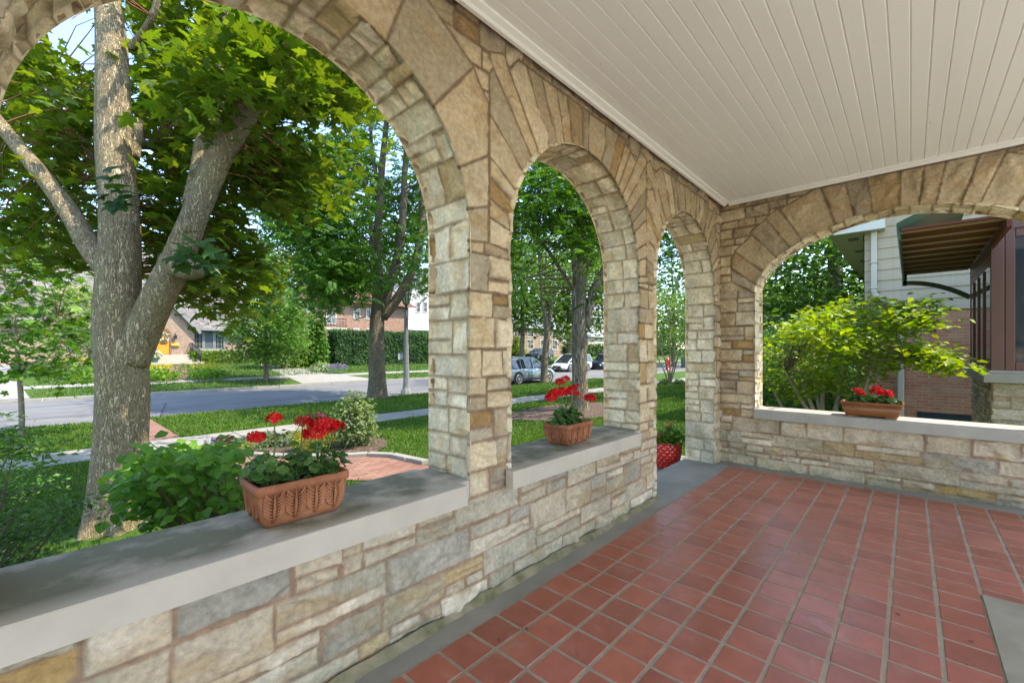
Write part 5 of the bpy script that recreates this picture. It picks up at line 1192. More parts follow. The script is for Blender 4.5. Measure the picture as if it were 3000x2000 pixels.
car('parked_pickup','dark blue pickup in the driveway by the white garage door',(70.5,40,.33),math.pi,paint('pickup_blue',(.05,.06,.11)),L=5.4,W=2.0,H=1.85,wb=3.3,kind='pickup')
def lamp():
    b=G(1190,1156); s=float((b-np.array([0,0,CAMH]))@_F); k=s/1267
    root=thing('street_lamp','grey concrete street lamp post with black lantern head beside the ash tree','street lamp',tuple(b))
    H=(1156-908)*k
    M=noisy('grey_post',(.15,.155,.15),(.21,.215,.21),scale=14,rough=.7,bump=.15)
    q=MB(); q.lathe([(.28,-.1),(.28,.05),(.24,.18),(.165,.34),(.14,.6),(.115,H*.6),(.09,H-.05),(.105,H-.02),(.105,H)],(0,0,0),8,0,False); q.build('pole',M,root)
    hz=H; q=MB(); q.lathe([(.085,hz),(.1,hz+.05),(.05,hz+.14),(.05,hz+.2),(.12,hz+.27),(.15,hz+.3),(.15,hz+.33)],(0,0,0),12,0); q.lathe([(.255,hz+.92),(.26,hz+.96),(.17,hz+1.08),(.07,hz+1.15),(.05,hz+1.22),(.0,hz+1.25)],(0,0,0),8,0,False)
    for i in range(8):
        t=2*math.pi*i/8; q.bar((.15*math.cos(t),.15*math.sin(t),hz+.32),(.25*math.cos(t),.25*math.sin(t),hz+.93),.03,.03)
    q.build('lantern',M_IRON,root); g=MB(); g.lathe([(.138,hz+.33),(.235,hz+.92)],(0,0,0),8,0,False); g.build('lantern_glass',mat('frosted_glass',(.72,.72,.66),.3,0,.5),root)
    d=np.array([-_R[0],-_R[1]]); c=d*.27
    q=MB(); z=(1156-1044)*k; q.box(c[0]-.11,c[0]+.11,c[1]-.02,c[1]+.02,z-.15,z+.15); q.bar((c[0]*.3,c[1]*.3,z),(c[0],c[1],z),.03,.05); q.build('notice_box',mat('notice_white',(.62,.65,.68),.5),root)
    q=MB(); f=-np.array([_F[0],_F[1]])*.17; q.box(f[0]-.06,f[0]+.06,f[1]-.03,f[1]+.01,.55,.78); q.build('access_plate',mat('plate_dark',(.1,.12,.12),.5),root)
lamp()
def hydrant():
    b=G(1956,1085); root=thing('fire_hydrant','red fire hydrant on the parkway behind the multi stemmed tree','fire hydrant',tuple(b)); m=mat('hydrant_red',(.50,.03,.02),.4); s=1.9
    q=MB(); q.lathe([(.17*s,0),(.17*s,.05*s),(.11*s,.07*s),(.11*s,.5*s),(.14*s,.52*s),(.14*s,.56*s),(.12*s,.62*s),(.06*s,.70*s),(.03*s,.72*s),(.03*s,.78*s),(0,.79*s)],(0,0,0),14); q.build('barrel',m,root)
    for dx,dy in((1,0),(-1,0),(0,-1)):
        q=MB(); q.tube([(0,0,.42*s),(dx*.17*s,dy*.17*s,.42*s)],.055*s,10); q.tube([(dx*.17*s,dy*.17*s,.42*s),(dx*.2*s,dy*.2*s,.42*s)],.07*s,6,0,False); q.build('outlet_cap',m,root)
hydrant()
def bin_():
    b=G(2005,1078); root=thing('waste_bin','dark wheeled waste bin standing at the kerb seen through the doorway','waste bin',tuple(b),.3); m=mat('bin_grey',(.06,.075,.08),.6)
    q=MB(); v=[(sx*(.26+.05*t)*1.2,sy*(.28+.05*t)*1.2,.08+1.1*t) for t in(0,1) for sx,sy in((-1,-1),(1,-1),(1,1),(-1,1))]; q.add(v,[(3,2,1,0),(4,5,6,7)]+[(i,(i+1)%4,4+(i+1)%4,4+i) for i in range(4)]); q.build('body',m,root,bevel=.03)
    q=MB(); q.box(-.4,.4,-.44,.46,1.185,1.25,bv=.02); q.build('lid',m,root)
    for sx in(-1,1): q=MB(); q.tube([(sx*.26,.32,.12),(sx*.36,.32,.12)],.12,12); q.build('wheel',M_TYRE,root)
bin_()
# ================================================================ SHRUBS, HEDGES, BACKGROUND TREES
def shrub(name,label,cat,base,lobes,n,per,spread,size,cols,seed,tpl=TQ,m=None,stems=6,stemr=.012,group=None,tilt=.7,flat=.7,lo=.55,stemmat=None,droop=.3,amt=(.6,1.35),extra=None,stemfrac=.0):
    r=np.random.default_rng(seed); root=thing(name,label,cat,tuple(base),0,group)
    c=ell_sample(lobes,n,r,lo); c=c[c[:,2]>.03]; p,cl=spray(c,per,spread,r,flat); k=p[:,2]>.01; p,cl=p[k],cl[k]; nn=len(p)
    cen=np.array(lobes)[:,:3].mean(0); out=unit(p-cen)*.8; dv=r.normal(size=(nn,3)); dv[:,2]-=droop
    leaves('foliage',p,upish(nn,r,tilt,out),r.uniform(size[0],size[1],nn),colours(nn,cl,cols[0],cols[1],r,amt=amt),tpl,m or L_LIGHT,root,dv,r)
    if stems:
        q=MB()
        for k in range(stems):
            e=c[r.integers(len(c))]; a=np.array([r.normal()*.06,r.normal()*.06,-.03]); mid=(a+e)/2+np.array([r.normal()*.05,r.normal()*.05,.05]); q.tube([a,(a+mid)/2,mid,e],[stemr,stemr*.9,stemr*.7,stemr*.35],6,cap=False)
        q.build('stem',stemmat or M_STEM,root)
    return root
def at_px(u,vb,vt,wpx):
    b=G(u,vb); s=float((b-np.array([0,0,CAMH]))@_F); return b,s,(vb-vt)/1267*s,wpx/1267*s/2
# --- by the wall
b=np.array([.93,3.05,zg(3.05)])
r_=np.random.default_rng(61); n_=0
def viburnum():
    r=np.random.default_rng(61); s0=float((b-np.array([0,0,CAMH]))@_F)
    root=thing('viburnum_shrub','bushy green shrub with oval leaves just outside the sill, at the foot of the maple','shrub',tuple(b))
    poly=[(335,1450),(345,1400),(420,1345),(520,1312),(620,1330),(700,1345),(725,1380),(715,1450),(700,1490),(650,1530),(600,1560),(520,1575),(430,1510),(380,1500)]
    c=poly_sample(poly,165,(s0-.45,s0+.5),r)-b; c=c[c[:,2]>.1]; p,cl=spray(c,11,.055,r,.8); k=p[:,2]>.05; p,cl=p[k],cl[k]; n=len(p); dv=r.normal(size=(n,3)); dv[:,2]-=.8; nr=upish(n,r,.5); nr[:,1]-=.35
    leaves('foliage',p,nr,r.uniform(.05,.085,n),colours(n,cl,(.11,.26,.022),(.17,.33,.04),r,amt=(.7,1.25)),TLW,L_LIGHT,root,dv,r)
    q=MB()
    for k in range(0,len(c),2):
        e=c[k]; a=np.array([-.12+r.normal()*.05,-.1+r.normal()*.05,0]); m=(a+e)/2+np.array([0,0,.08]); q.tube([a,(a*2+m)/3,m,e],[.008,.007,.006,.003],5,cap=False)
    q.build('stem',mat('red_stem',(.17,.075,.045),.8),root)
viburnum()
def leftshrub():
    bb=np.array([-.42,2.75,zg(2.75)]); s0=float((bb-np.array([0,0,CAMH]))@_F); r=np.random.default_rng(62)
    root=thing('privet_shrub','dark fine leaved shrub with feathery arching twigs at the lower left corner','shrub',tuple(bb))
    poly=[(-250,1250),(-60,1210),(60,1230),(80,1260),(40,1300),(150,1300),(110,1345),(150,1390),(160,1480),(250,1480),(160,1540),(140,1600),(150,1690),(-250,1900)]
    c=poly_sample(poly,120,(1.75,2.6),r); c=c[(c[:,1]>2.0)]-bb; c=c[c[:,2]>.05]; p,cl=spray(c,34,.05,r,.35); p[:,0]+=(r.normal(size=len(p))*.04); n=len(p); dv=r.normal(size=(n,3))
    leaves('foliage',p,upish(n,r,.6),r.uniform(.022,.04,n),colours(n,cl,(.055,.14,.03),(.11,.21,.045),r,amt=(.6,1.3)),TQ,L_FINE,root,dv,r)
    q=MB()
    for k in range(0,len(c),2):
        e=c[k]; a=np.array([r.normal()*.1,r.normal()*.1,0]); m=(a+e)/2+np.array([0,.05,.1]); q.tube([a,(a+m)/2,m,e],[.007,.006,.005,.002],4,cap=False)
    q.build('stem',M_TWIG,root)
leftshrub()
# --- flower bed beyond the brick path
b,s,h,w=at_px(918,1322,1238,118); shrub('spirea_bush','low rounded golden yellow bush in the mulch bed behind the terracotta planter','shrub',b,[(0,0,h*.45,w,w*.9,h*.5)],170,26,.05,(.022,.04),((.26,.25,.015),(.40,.36,.03)),71,stems=4,flat=.8)
b,s,h,w=at_px(1040,1308,1165,145); shrub('dogwood_bush','pale variegated bush with upright twigs beside the yellow bush in the bed','shrub',b,[(0,0,h*.45,w*.9,w*.9,h*.5),(0,0,h*.72,w*.6,w*.6,h*.38)],150,16,.07,(.045,.085),((.12,.19,.06),(.24,.28,.12)),72,tpl=TL,stems=14,stemr=.008,droop=.1)
b,s,h,w=at_px(640,1313,1285,72)
def flowers(name,label,cat,base,n,R_,h,col,gcol,seed,spike=True,size=.02,group=None,leaf=(.03,.06)):
    r=np.random.default_rng(seed); root=thing(name,label,cat,tuple(base),0,group)
    m=int(n*5); a=r.uniform(0,6.283,m); rr=R_*np.sqrt(r.random(m)); p=np.c_[rr*np.cos(a),rr*np.sin(a),h*.55*r.random(m)**.7]
    leaves('foliage',p,upish(m,r,.8),r.uniform(leaf[0],leaf[1],m),colours(m,None,gcol,tuple(x*1.4 for x in gcol),r),TQN,L_FINE,root,None,r)
    P_=[]
    for k in range(n):
        a=r.uniform(0,6.283); rr=R_*.95*math.sqrt(r.random()); hh=h*r.uniform(.75,1.05); t=r.random(12)
        if spike: P_.append(np.c_[rr*math.cos(a)+r.normal(size=12)*size*.35,rr*math.sin(a)+r.normal(size=12)*size*.35,hh*(.62+.4*t)])
        else: P_.append(np.c_[rr*math.cos(a)+r.normal(size=12)*size*.9,rr*math.sin(a)+r.normal(size=12)*size*.9,hh+r.normal(size=12)*size*.4])
    P_=np.vstack(P_); leaves('blossom',P_,r.normal(size=P_.shape),size,colours(len(P_),None,col,tuple(min(1,x*1.3) for x in col),r),TQ,L_FINE,root,None,r); return root
flowers('lavender_plant','grey leaved lavender with dull violet spikes at the left end of the bed','flower',b,42,w,h*1.15,(.17,.13,.30),(.13,.18,.11),73,True,.028)
b,s,h,w=at_px(930,1268,1213,70); flowers('astilbe_plant','magenta plumes rising behind the golden yellow bush','flower',b,16,w,h,(.28,.03,.14),(.04,.10,.03),74,True,.045)
for k,(u,vb,vt,lab) in enumerate(((706,1300,1262,'spiky grass clump beside the lavender'),(766,1290,1248,'spiky grass clump in the middle of the three in the bed'),(826,1287,1248,'spiky grass clump nearest to the golden yellow bush'))):
    b,s,h,w=at_px(u,vb,vt,60); r=np.random.default_rng(80+k); n=60; a=r.uniform(0,6.283,n); root=thing('grass_clump',lab,'grass clump',tuple(b),0,'spiky grass clumps in the bed')
    leaves('foliage',np.c_[r.normal(size=(n,2))*.03,np.zeros(n)],np.c_[np.cos(a),np.sin(a),np.full(n,.0)]*.55+np.array([0,0,1.]),r.uniform(.8,1.15,n)*h*1.25,colours(n,None,(.06,.12,.05),(.10,.17,.06),r),T_strap(.035),L_FINE,root,np.c_[np.cos(a),np.sin(a),np.full(n,.9)],r)
for k,(u,vb,vt,wp,c,lab) in enumerate(((700,1318,1298,70,((.14,.20,.03),(.22,.27,.06)),'pale lime ground cover beside the lavender'),(790,1312,1285,70,((.10,.18,.05),(.26,.30,.18)),'pale green leafy plant with cream edges between the grass clumps'),(845,1308,1275,60,((.12,.17,.09),(.30,.34,.26)),'whitish green hosta left of the golden yellow bush'),(985,1290,1265,70,((.05,.12,.03),(.12,.2,.05)),'small dark green plant between the yellow and the variegated bush'))):
    b,s,h,w=at_px(u,vb,vt,wp); shrub('bed_plant',lab,'plant',b,[(0,0,h*.4,w,w*.8,h*.5)],40,14,.04,(.04,.08),c,90+k,tpl=TL,stems=0)
# --- across the street
b,s,h,w=at_px(780,1116,770,205); zt=h
generic_tree('young_oak','young oak with whorled dark green leaves on the far parkway in front of the cottage','tree',b,
  [([(690,1020),(660,960),(720,900),(740,800),(770,745),(820,760),(850,860),(890,930),(880,1020),(830,1050),(770,1062),(710,1055)],280,(s-2,s+2)),([(720,1000),(880,1000),(860,1050),(720,1050)],30,(s-2,s+2))],
  [([P(780,1118,s),P(780,1090,s),P(779,1040,s),P(778,960,s),P(776,860,s),P(775,790,s)],[.17,.14,.12,.09,.06,.03],9)],M_BARK2,L_FINE,TQ,(.14,.24),((.07,.17,.025),(.13,.24,.04)),601,per=34,spread=.38,twf=.3,twigr=.008,minz=-5,acc=lambda u,v,s_:u>-1,amt=(.6,1.4))
b,s,h,w=at_px(632,1072,1040,150); x0,x1=PY(560,1060,43.9)[0],PY(705,1060,43.9)[0]
def hedge(name,label,x0,x1,y0,y1,z0,z1,n,size,cols,seed,round_=.12,m=None):
    r=np.random.default_rng(seed); root=thing(name,label,'hedge',((x0+x1)/2,(y0+y1)/2,z0)); hx,hy,H=(x1-x0)/2,(y1-y0)/2,z1-z0
    c=MB(); c.box(-hx+.12,hx-.12,-hy+.12,hy-.12,0,H-.15); c.build('dark_core',mat('hedge_core',(.012,.022,.008),.95),root)  # plain near-black box filling the hedge behind its leaves
    A=np.array([2*hx*H,2*hx*2*hy,2*hy*H,2*hy*H]); k=r.choice(4,n,p=A/A.sum()); a=r.uniform(-1,1,n); b2=r.uniform(-1,1,n); p=np.zeros((n,3)); nr=np.zeros((n,3))
    f=k==0; p[f]=np.c_[a[f]*hx,np.full(f.sum(),-hy),(b2[f]+1)/2*H]; nr[f]=(0,-1,.4)
    f=k==1; p[f]=np.c_[a[f]*hx,b2[f]*hy,np.full(f.sum(),H)]; nr[f]=(0,0,1)
    for q_,sg in((2,-1),(3,1)): f=k==q_; p[f]=np.c_[np.full(f.sum(),sg*hx),a[f]*hy,(b2[f]+1)/2*H]; nr[f]=(sg,0,.4)
    bump=fbm(p[:,0]*1.6+p[:,1],p[:,2]*1.6+p[:,1]*.7,seed,4)-.5; p+=unit(nr)*(bump*round_*2+r.normal(size=n)*.05)[:,None]
    cl=(np.floor(p[:,0]*2.2)+np.floor(p[:,2]*2.2)*97+np.floor(p[:,1]*2)*31).astype(int)%400
    leaves('foliage',p,nr+r.normal(size=(n,3))*.6,r.uniform(size[0],size[1],n),colours(n,cl,cols[0],cols[1],r,amt=(.7,1.25)),TQ,m or L_FINE,root,None,r); return root
hedge('boxwood_hedge','low bright clipped hedge under the cottage window',x0,x1,43.3,44.6,zg(43.5)-.05,zg(43.5)+.95,9000,(.10,.18),((.10,.19,.02),(.18,.26,.03)),611)
hedge('tall_hedge','tall dark clipped hedge in front of the red brick house',17.6,37,37.6,39.2,-.2,3.0,26000,(.13,.22),((.028,.085,.02),(.06,.135,.03)),612,.2)
ARB=('leftmost narrow arborvitae by the brick house','middle narrow arborvitae by the brick house','tallest arborvitae standing at the left end of the tall hedge')
for k,(u,vt,wp) in enumerate(((880,905,34),(913,892,34),(934,893,42))):
    b,s,h,w=at_px(u,1074,vt,wp); w*=1.25; shrub('arborvitae',ARB[k],'conifer',b,[(0,0,h*(.12+.8*t),w*(1.05-t*.95),w*(1.05-t*.95),h*.12) for t in np.linspace(0,1,8)],300,16,.12,(.16,.26),((.06,.17,.018),(.13,.25,.03)),620+k,stems=1,group='narrow arborvitae by the brick house',lo=.7)
b,s,h,w=at_px(832,1080,885,118); shrub('lilac_shrub','tall yellow green shrub mass along the far driveway right of the oak','shrub',b,[(-w*.4,0,h*.4,w*.7,w*.6,h*.4),(w*.45,.5,h*.35,w*.7,w*.6,h*.36),(0,.6,h*.7,w*.5,w*.5,h*.3)],330,22,.28,(.14,.24),((.08,.17,.02),(.17,.25,.035)),631,stems=5,stemr=.05)
b,s,h,w=at_px(945,1088,1062,70); shrub('hosta_clump','whitish green hosta clump beside the far driveway','plant',b,[(0,0,h*.4,w,w*.8,h*.55)],50,12,.12,(.14,.22),((.20,.27,.14),(.34,.4,.25)),632,tpl=TL,stems=0)
b,s,h,w=at_px(985,1094,1066,62); flowers('catmint_plant','grey violet flower clump at the left foot of the tall hedge','flower',b,40,w,h,(.20,.16,.32),(.13,.19,.12),633,True,.10,leaf=(.1,.18))
LIL=('yellow lily clump behind the maple trunk on the left side of the cottage walk','yellow lily clump right of the cottage walk','orange yellow lily clump far left behind the sapling')
for k,(u,vb,vt,wp) in enumerate(((470,1117,1078,80),(612,1112,1074,92),(240,1110,1060,90))):
    b,s,h,w=at_px(u,vb,vt-8,wp); flowers('lily_clump',LIL[k],'flower',b,26,w,h*1.05,(.50,.40,.03),(.13,.24,.025),640+k,False,.075,group='yellow lily clumps across the street',leaf=(.3,.5))
b,s,h,w=at_px(250,1095,850,200); generic_tree('white_dogwood','small dogwood tree with creamy blossom beside the cottage','tree',b,[([(150,840),(300,840),(300,1000),(280,1060),(150,1040)],90,(s-2,s+2))],
  [([P(268,1098,s),P(270,1030,s),P(276,960,s)],[.12,.09,.06],7),([P(268,1098,s),P(255,1010,s),P(225,960,s)],[.11,.08,.05],7)],M_STEM,L_LIGHT,TQ,(.2,.32),((.10,.18,.03),(.50,.46,.30)),651,per=30,spread=.5,twf=0,minz=-5,acc=lambda u,v,s_:u>-999,amt=(.6,1.2))
b,s,h,w=at_px(560,1068,700,10)
def bgtree(name,label,polys,cols,seed,size,per=22,spread=1.2,trunk=None,tpl=TQ,m=None,group=None,cat='tree',amt=(.55,1.35)):
    (poly,n,sr)=polys[0]; pl=np.array(poly); u0=pl[:,0].mean(); s=sum(sr)/2; b=P(u0,1028,s); b[2]=zg(b[1])
    lim=[]; 
    t=trunk or (u0,pl[:,1].mean(),.25)
    vb=1028-(b[2]-CAMH)/s*1267
    lim=[([P(t[0],vb,s),P(t[0]+3,(vb+t[1])/2,s),P(t[0],t[1],s),P(t[0]-2,pl[:,1].min()*.6+t[1]*.4,s)],[t[2]*1.25,t[2],t[2]*.7,t[2]*.3],9)]
    return generic_tree(name,label,cat,(P(t[0],vb,s)),polys,lim,M_BARK2,m or L_FINE,tpl,size,cols,seed,per=per,spread=spread,twf=0,group=group,minz=-50,acc=lambda u,v,s_:u>-9999,amt=amt)
bgtree('background_tree','pale yellow green tree behind the cottage at the far left',[([(-80,640),(60,600),(160,640),(240,700),(240,860),(120,900),(-80,900)],110,(48,58))],((.14,.20,.03),(.24,.27,.05)),701,(.35,.6),26,1.3)
bgtree('background_tree','bright yellow green tree rising between the cottage and the brick house',[([(700,900),(750,780),(790,735),(830,770),(870,790),(880,860),(850,930),(760,960)],130,(54,62))],((.10,.18,.02),(.20,.25,.035)),702,(.3,.55),26,1.1)
bgtree('background_tree','dark tall evergreen against the sky behind the yellow green tree',[([(742,760),(748,700),(765,680),(790,710),(808,740),(810,790),(760,800)],70,(78,86))],((.03,.07,.03),(.06,.11,.04)),703,(.5,.8),24,1.4)
bgtree('background_tree','greyish green rounded treetop left of the white dormer',[([(812,790),(825,745),(850,732),(875,760),(880,800)],55,(84,92))],((.07,.10,.05),(.13,.15,.07)),704,(.5,.8),24,1.4)
bgtree('background_tree','dark green tree mass behind the stucco house',[([(1040,900),(1060,700),(1160,620),(1290,640),(1300,900)],120,(66,76))],((.03,.085,.02),(.07,.13,.03)),705,(.6,.9),26,2)
bgtree('background_tree','tall leafy tree beyond the silver car left of the forked street tree',[([(1440,960),(1440,740),(1500,690),(1600,700),(1620,860),(1570,960)],230,(48,58))],((.07,.16,.025),(.14,.23,.04)),706,(.45,.75),26,1.5)
bgtree('background_tree','sunlit tree over the white minivan behind the locust trunk',[([(1600,960),(1620,760),(1740,720),(1820,780),(1800,930),(1700,990),(1640,1000)],240,(50,60))],((.09,.18,.025),(.18,.26,.04)),707,(.45,.7),26,1.4,(1665,960,.3))
bgtree('background_tree','bluish green tree mass far away through the doorway arch',[([(1880,1010),(1880,800),(1960,760),(2060,780),(2080,1010)],140,(52,64))],((.045,.12,.05),(.10,.18,.07)),708,(.45,.75),28,1.5)
bgtree('background_tree','near leafy bough filling the top of the doorway arch',[([(1860,760),(1880,600),(2060,560),(2100,700),(2000,750),(1930,770)],80,(15,19))],((.05,.14,.015),(.09,.19,.02)),709,(.2,.34),14,.5,(2150,800,.2),TPN,L_LIGHT)
b,s,h,w=at_px(1515,1048,985,46); shrub('golden_conifer','small golden green conifer beside the dark green parked car','conifer',b,[(0,0,h*.3,w,w,h*.35),(0,0,h*.65,w*.6,w*.6,h*.35)],120,14,.2,(.25,.4),((.16,.25,.02),(.25,.32,.04)),711,stems=1)
hedge('far_hedge','distant hedge row beyond the doorway tree',62,110,44,46,.1,2.2,7000,(.3,.5),((.04,.11,.02),(.08,.16,.03)),712,.3)
# far wooded backdrop: many distant crowns that read as one mass
def farwood():
    r=np.random.default_rng(720); n=9000; t=r.uniform(-45,190,n); y=r.uniform(76,96,n); z=.8+9.5*r.random(n)**.8*(.55+.6*fbm(t*.06,y*0,5,3))
    p=np.c_[t,y,z]; n2=7000; x=r.uniform(95,140,n2); yy=r.uniform(-60,95,n2); z2=.5+15*r.random(n2)**.8*(.5+.7*fbm(yy*.06,yy*0+3,6,3)); p=np.vstack([p,np.c_[x,yy,z2]]); N_=len(p)
    cl=(np.floor(p[:,0]/3)+np.floor(p[:,1]/3)*53+np.floor(p[:,2]/2.5)*17).astype(int)%600
    o=leaves('far_wood',p,upish(N_,r,.8),r.uniform(1.0,2.0,N_),colours(N_,cl,(.035,.085,.025),(.09,.15,.04),r),TQ,L_FINE,None,None,r); tag(o,'far off wooded backdrop of tree crowns behind the houses','trees',kind='stuff')
farwood()
# ================================================================ RIGHT-HAND GARDEN
def magnolia():
    b=np.array([8.3,1.75,zg(1.9)]); r=np.random.default_rng(801)
    root=thing('magnolia_shrub','wide multi stemmed shrub with glowing yellow green leaves beyond the end wall sill','shrub',tuple(b))
    polys=[([(2330,930),(2450,890),(2540,870),(2620,905),(2690,900),(2720,870),(2735,880),(2720,930),(2700,990),(2640,1010),(2720,1020),(2800,1060),(2815,1080),(2740,1080),(2640,1060),(2560,1090),(2480,1060),(2400,1020),(2320,980)],330,(4.7,7.4)),([(2300,960),(2450,930),(2600,960),(2600,1060),(2500,1180),(2430,1130),(2330,1060)],150,(5.6,8.4)),([(2235,1000),(2330,950),(2400,1010),(2440,1110),(2400,1180),(2300,1165),(2240,1130)],170,(6.0,8.6)),([(2640,900),(2735,872),(2740,900),(2700,960),(2650,960)],30,(4.5,5.1)),([(2700,1020),(2820,1075),(2810,1090),(2690,1060)],30,(4.4,5.0))]
    c=np.vstack([poly_sample(p,n,s_,r) for p,n,s_ in polys]); c=c[c[:,0]>5.55]-b
    p,cl=spray(c,12,.11,r,.4); W_=p+b; u,v,d=pxs(W_); k=(W_[:,0]>5.5); p,cl=p[k],cl[k]; n=len(p); dv=r.normal(size=(n,3)); dv[:,2]+=.1
    leaves('foliage',p,upish(n,r,.5),r.uniform(.055,.105,n),colours(n,cl,(.12,.235,.012),(.24,.31,.018),r,amt=(.65,1.3)),TL,leafmat('magnolia_leaf',trans=.5,rough=.4,tcol=(1.5,1.35,.3)),root,dv,r)
    q=MB(); sk=[]
    base=P(2440,1212,6.6)-b; base[2]=0
    for (u,v,s_) in ((2330,1060,6.9),(2380,1010,7.2),(2440,990,6.8),(2480,960,7.4),(2540,930,6.6),(2580,1000,6.0),(2600,900,6.4),(2660,930,5.9),(2300,1090,6.4),(2255,1120,6.6)):
        e=P(u,v,s_)-b; a=base+r.normal(size=3)*np.array([.16,.1,0]); m=a*.5+e*.5+np.array([0,0,-.05])+r.normal(size=3)*.05; sk+=list(limb(q,[a,a*.75+m*.25+np.array([0,0,.05]),m,e],[.045,.04,.03,.012],r,n=8,seg=5))
    for pts in (((2600,900,6.4),(2650,905,5.6),(2725,900,4.8)),((2580,1000,6.0),(2660,1020,5.3),(2750,1062,4.8)),((2560,1040,6.0),(2640,1045,5.2),(2700,1060,4.8))): sk+=list(limb(q,[P(*x)-b for x in pts],[.014,.011,.005],r,n=6,seg=5))
    q.build('stem',noisy('magnolia_bark',(.20,.16,.10),(.30,.26,.18),scale=12,rough=.9,bump=.3),root)
    twigs('twigs',c,sk,r,M_TWIG,root,.005,.6,.03,.9)
magnolia()
b=np.array([10.7,1.95,zg(1.95)]); shrub('yew_shrub','broad dark green fine leaved shrub behind the end wall jamb','shrub',b,[(0,-.2,1.2,1.2,.9,1.1),(.8,-.3,1.6,1.1,.8,.8),(-.9,-.2,1.0,.7,.6,.6)],420,26,.14,(.05,.09),((.06,.16,.03),(.12,.23,.045)),811,stems=12,stemr=.03,flat=.4,lo=.5)
b=np.array([14.4,2.7,zg(2.7)]); shrub('yew_shrub','tall dark green shrub in front of the neighbouring house corner','shrub',b,[(0,0,1.3,1.4,1.2,1.3),(.9,-1.0,1.0,1.0,.9,1.0)],380,24,.17,(.06,.11),((.06,.15,.03),(.11,.21,.04)),812,stems=8,stemr=.03,flat=.4)
bgtree('oak_tree','big oak with thick furrowed trunk behind the side garden',[([(2180,960),(2180,720),(2300,640),(2480,600),(2560,640),(2560,900),(2400,940)],240,(15.5,22)),([(2200,930),(2560,880),(2560,960),(2220,970)],60,(15,20))],((.06,.15,.03),(.12,.21,.05)),821,(.2,.36),24,.75,(2444,700,.34))
bgtree('background_tree','sunlit bright green tree behind the yew in the side garden',[([(2180,1040),(2200,860),(2350,830),(2500,850),(2530,960),(2400,1010)],150,(22,30))],((.08,.17,.02),(.16,.23,.035)),822,(.28,.45),26,.9)
r=np.random.default_rng(5)
for k in range(5):
    b=G((2262,2300,2335,2375,2410)[k],1186+4*(k%2)); shrub('groundcover_plant',('low dark leafy plant nearest the end wall jamb','low dark leafy plant second from the end wall jamb','low dark leafy plant in the middle of the side bed','low dark leafy plant fourth from the end wall jamb','low dark leafy plant farthest from the end wall')[k],'plant',b,[(0,0,.12,.3,.3,.16)],30,14,.05,(.05,.09),((.03,.10,.02),(.07,.16,.03)),830+k,tpl=TL,stems=0,group='low plants in the side bed')
for k,(u,vb) in enumerate(((1945,1128),(1988,1127))):
    b,s,h,w=at_px(u,vb,vb-16,24); shrub('bed_plant',('small green plant left of the multi stemmed tree','small green plant right of the multi stemmed tree')[k],'plant',b,[(0,0,h*.5,w,w,h*.6)],40,12,.06,(.06,.1),((.06,.15,.02),(.12,.2,.04)),840+k,tpl=TL,stems=0)
# ================================================================ PLANTERS AND POTS
M_TERRA=noisy('terracotta',(.21,.07,.032),(.42,.175,.085),scale=6,detail=9,mixf=(.34,.7),rough=.75,bump=.15,bscale=70,dist=.003,spec=.25)
M_TERRA2=noisy('brown_glazed_pot',(.20,.065,.02),(.28,.10,.03),scale=7,rough=.35,bump=.1,bscale=60,dist=.002,spec=.5)
M_SOIL=noisy('potting_soil',(.02,.012,.008),(.06,.04,.026),scale=60,rough=.95,bump=.8,bscale=120,dist=.01)
L_GER=leafmat('geranium_leaf',trans=.2,rough=.5,tcol=(1.2,1.3,.5)); L_PET=leafmat('red_petal',trans=.25,rough=.5,tcol=(1.4,.6,.6))
def rrect(a,b,c,n=5):
    """rounded rectangle half sizes a,b with corner radius c"""
    p=[]
    for cx,cy,t0 in((a-c,b-c,0),(-a+c,b-c,90),(-a+c,-b+c,180),(a-c,-b+c,270)):
        for k in range(n+1): t=R(t0+90*k/n); p.append((cx+c*math.cos(t),cy+c*math.sin(t)))
    return p
def acanthus(q,base,up,side,out,h,w):
    """a raised leaf: midrib and curled side lobes on the pot wall"""
    base,up,side,out=map(np.array,(base,up,side,out))
    q.tube([base+out*.002,base+up*h*.5+out*.010,base+up*h*.97+out*.006],[.006,.0055,.002],6)
    for k in range(7):
        t=.08+.74*k/7; L=w*(.70+.9*t)*(1-t)**.55*1.05
        for s in(-1,1):
            a=base+up*h*t+out*.001; m=a+side*s*L*.6+up*h*.10+out*.007; e=a+side*s*L+up*h*.24+out*.004; f=a+side*s*L*.92+up*h*.30+out*.0015; q.tube([a,m,e,f],[.003,.0052,.0048,.0015],6)
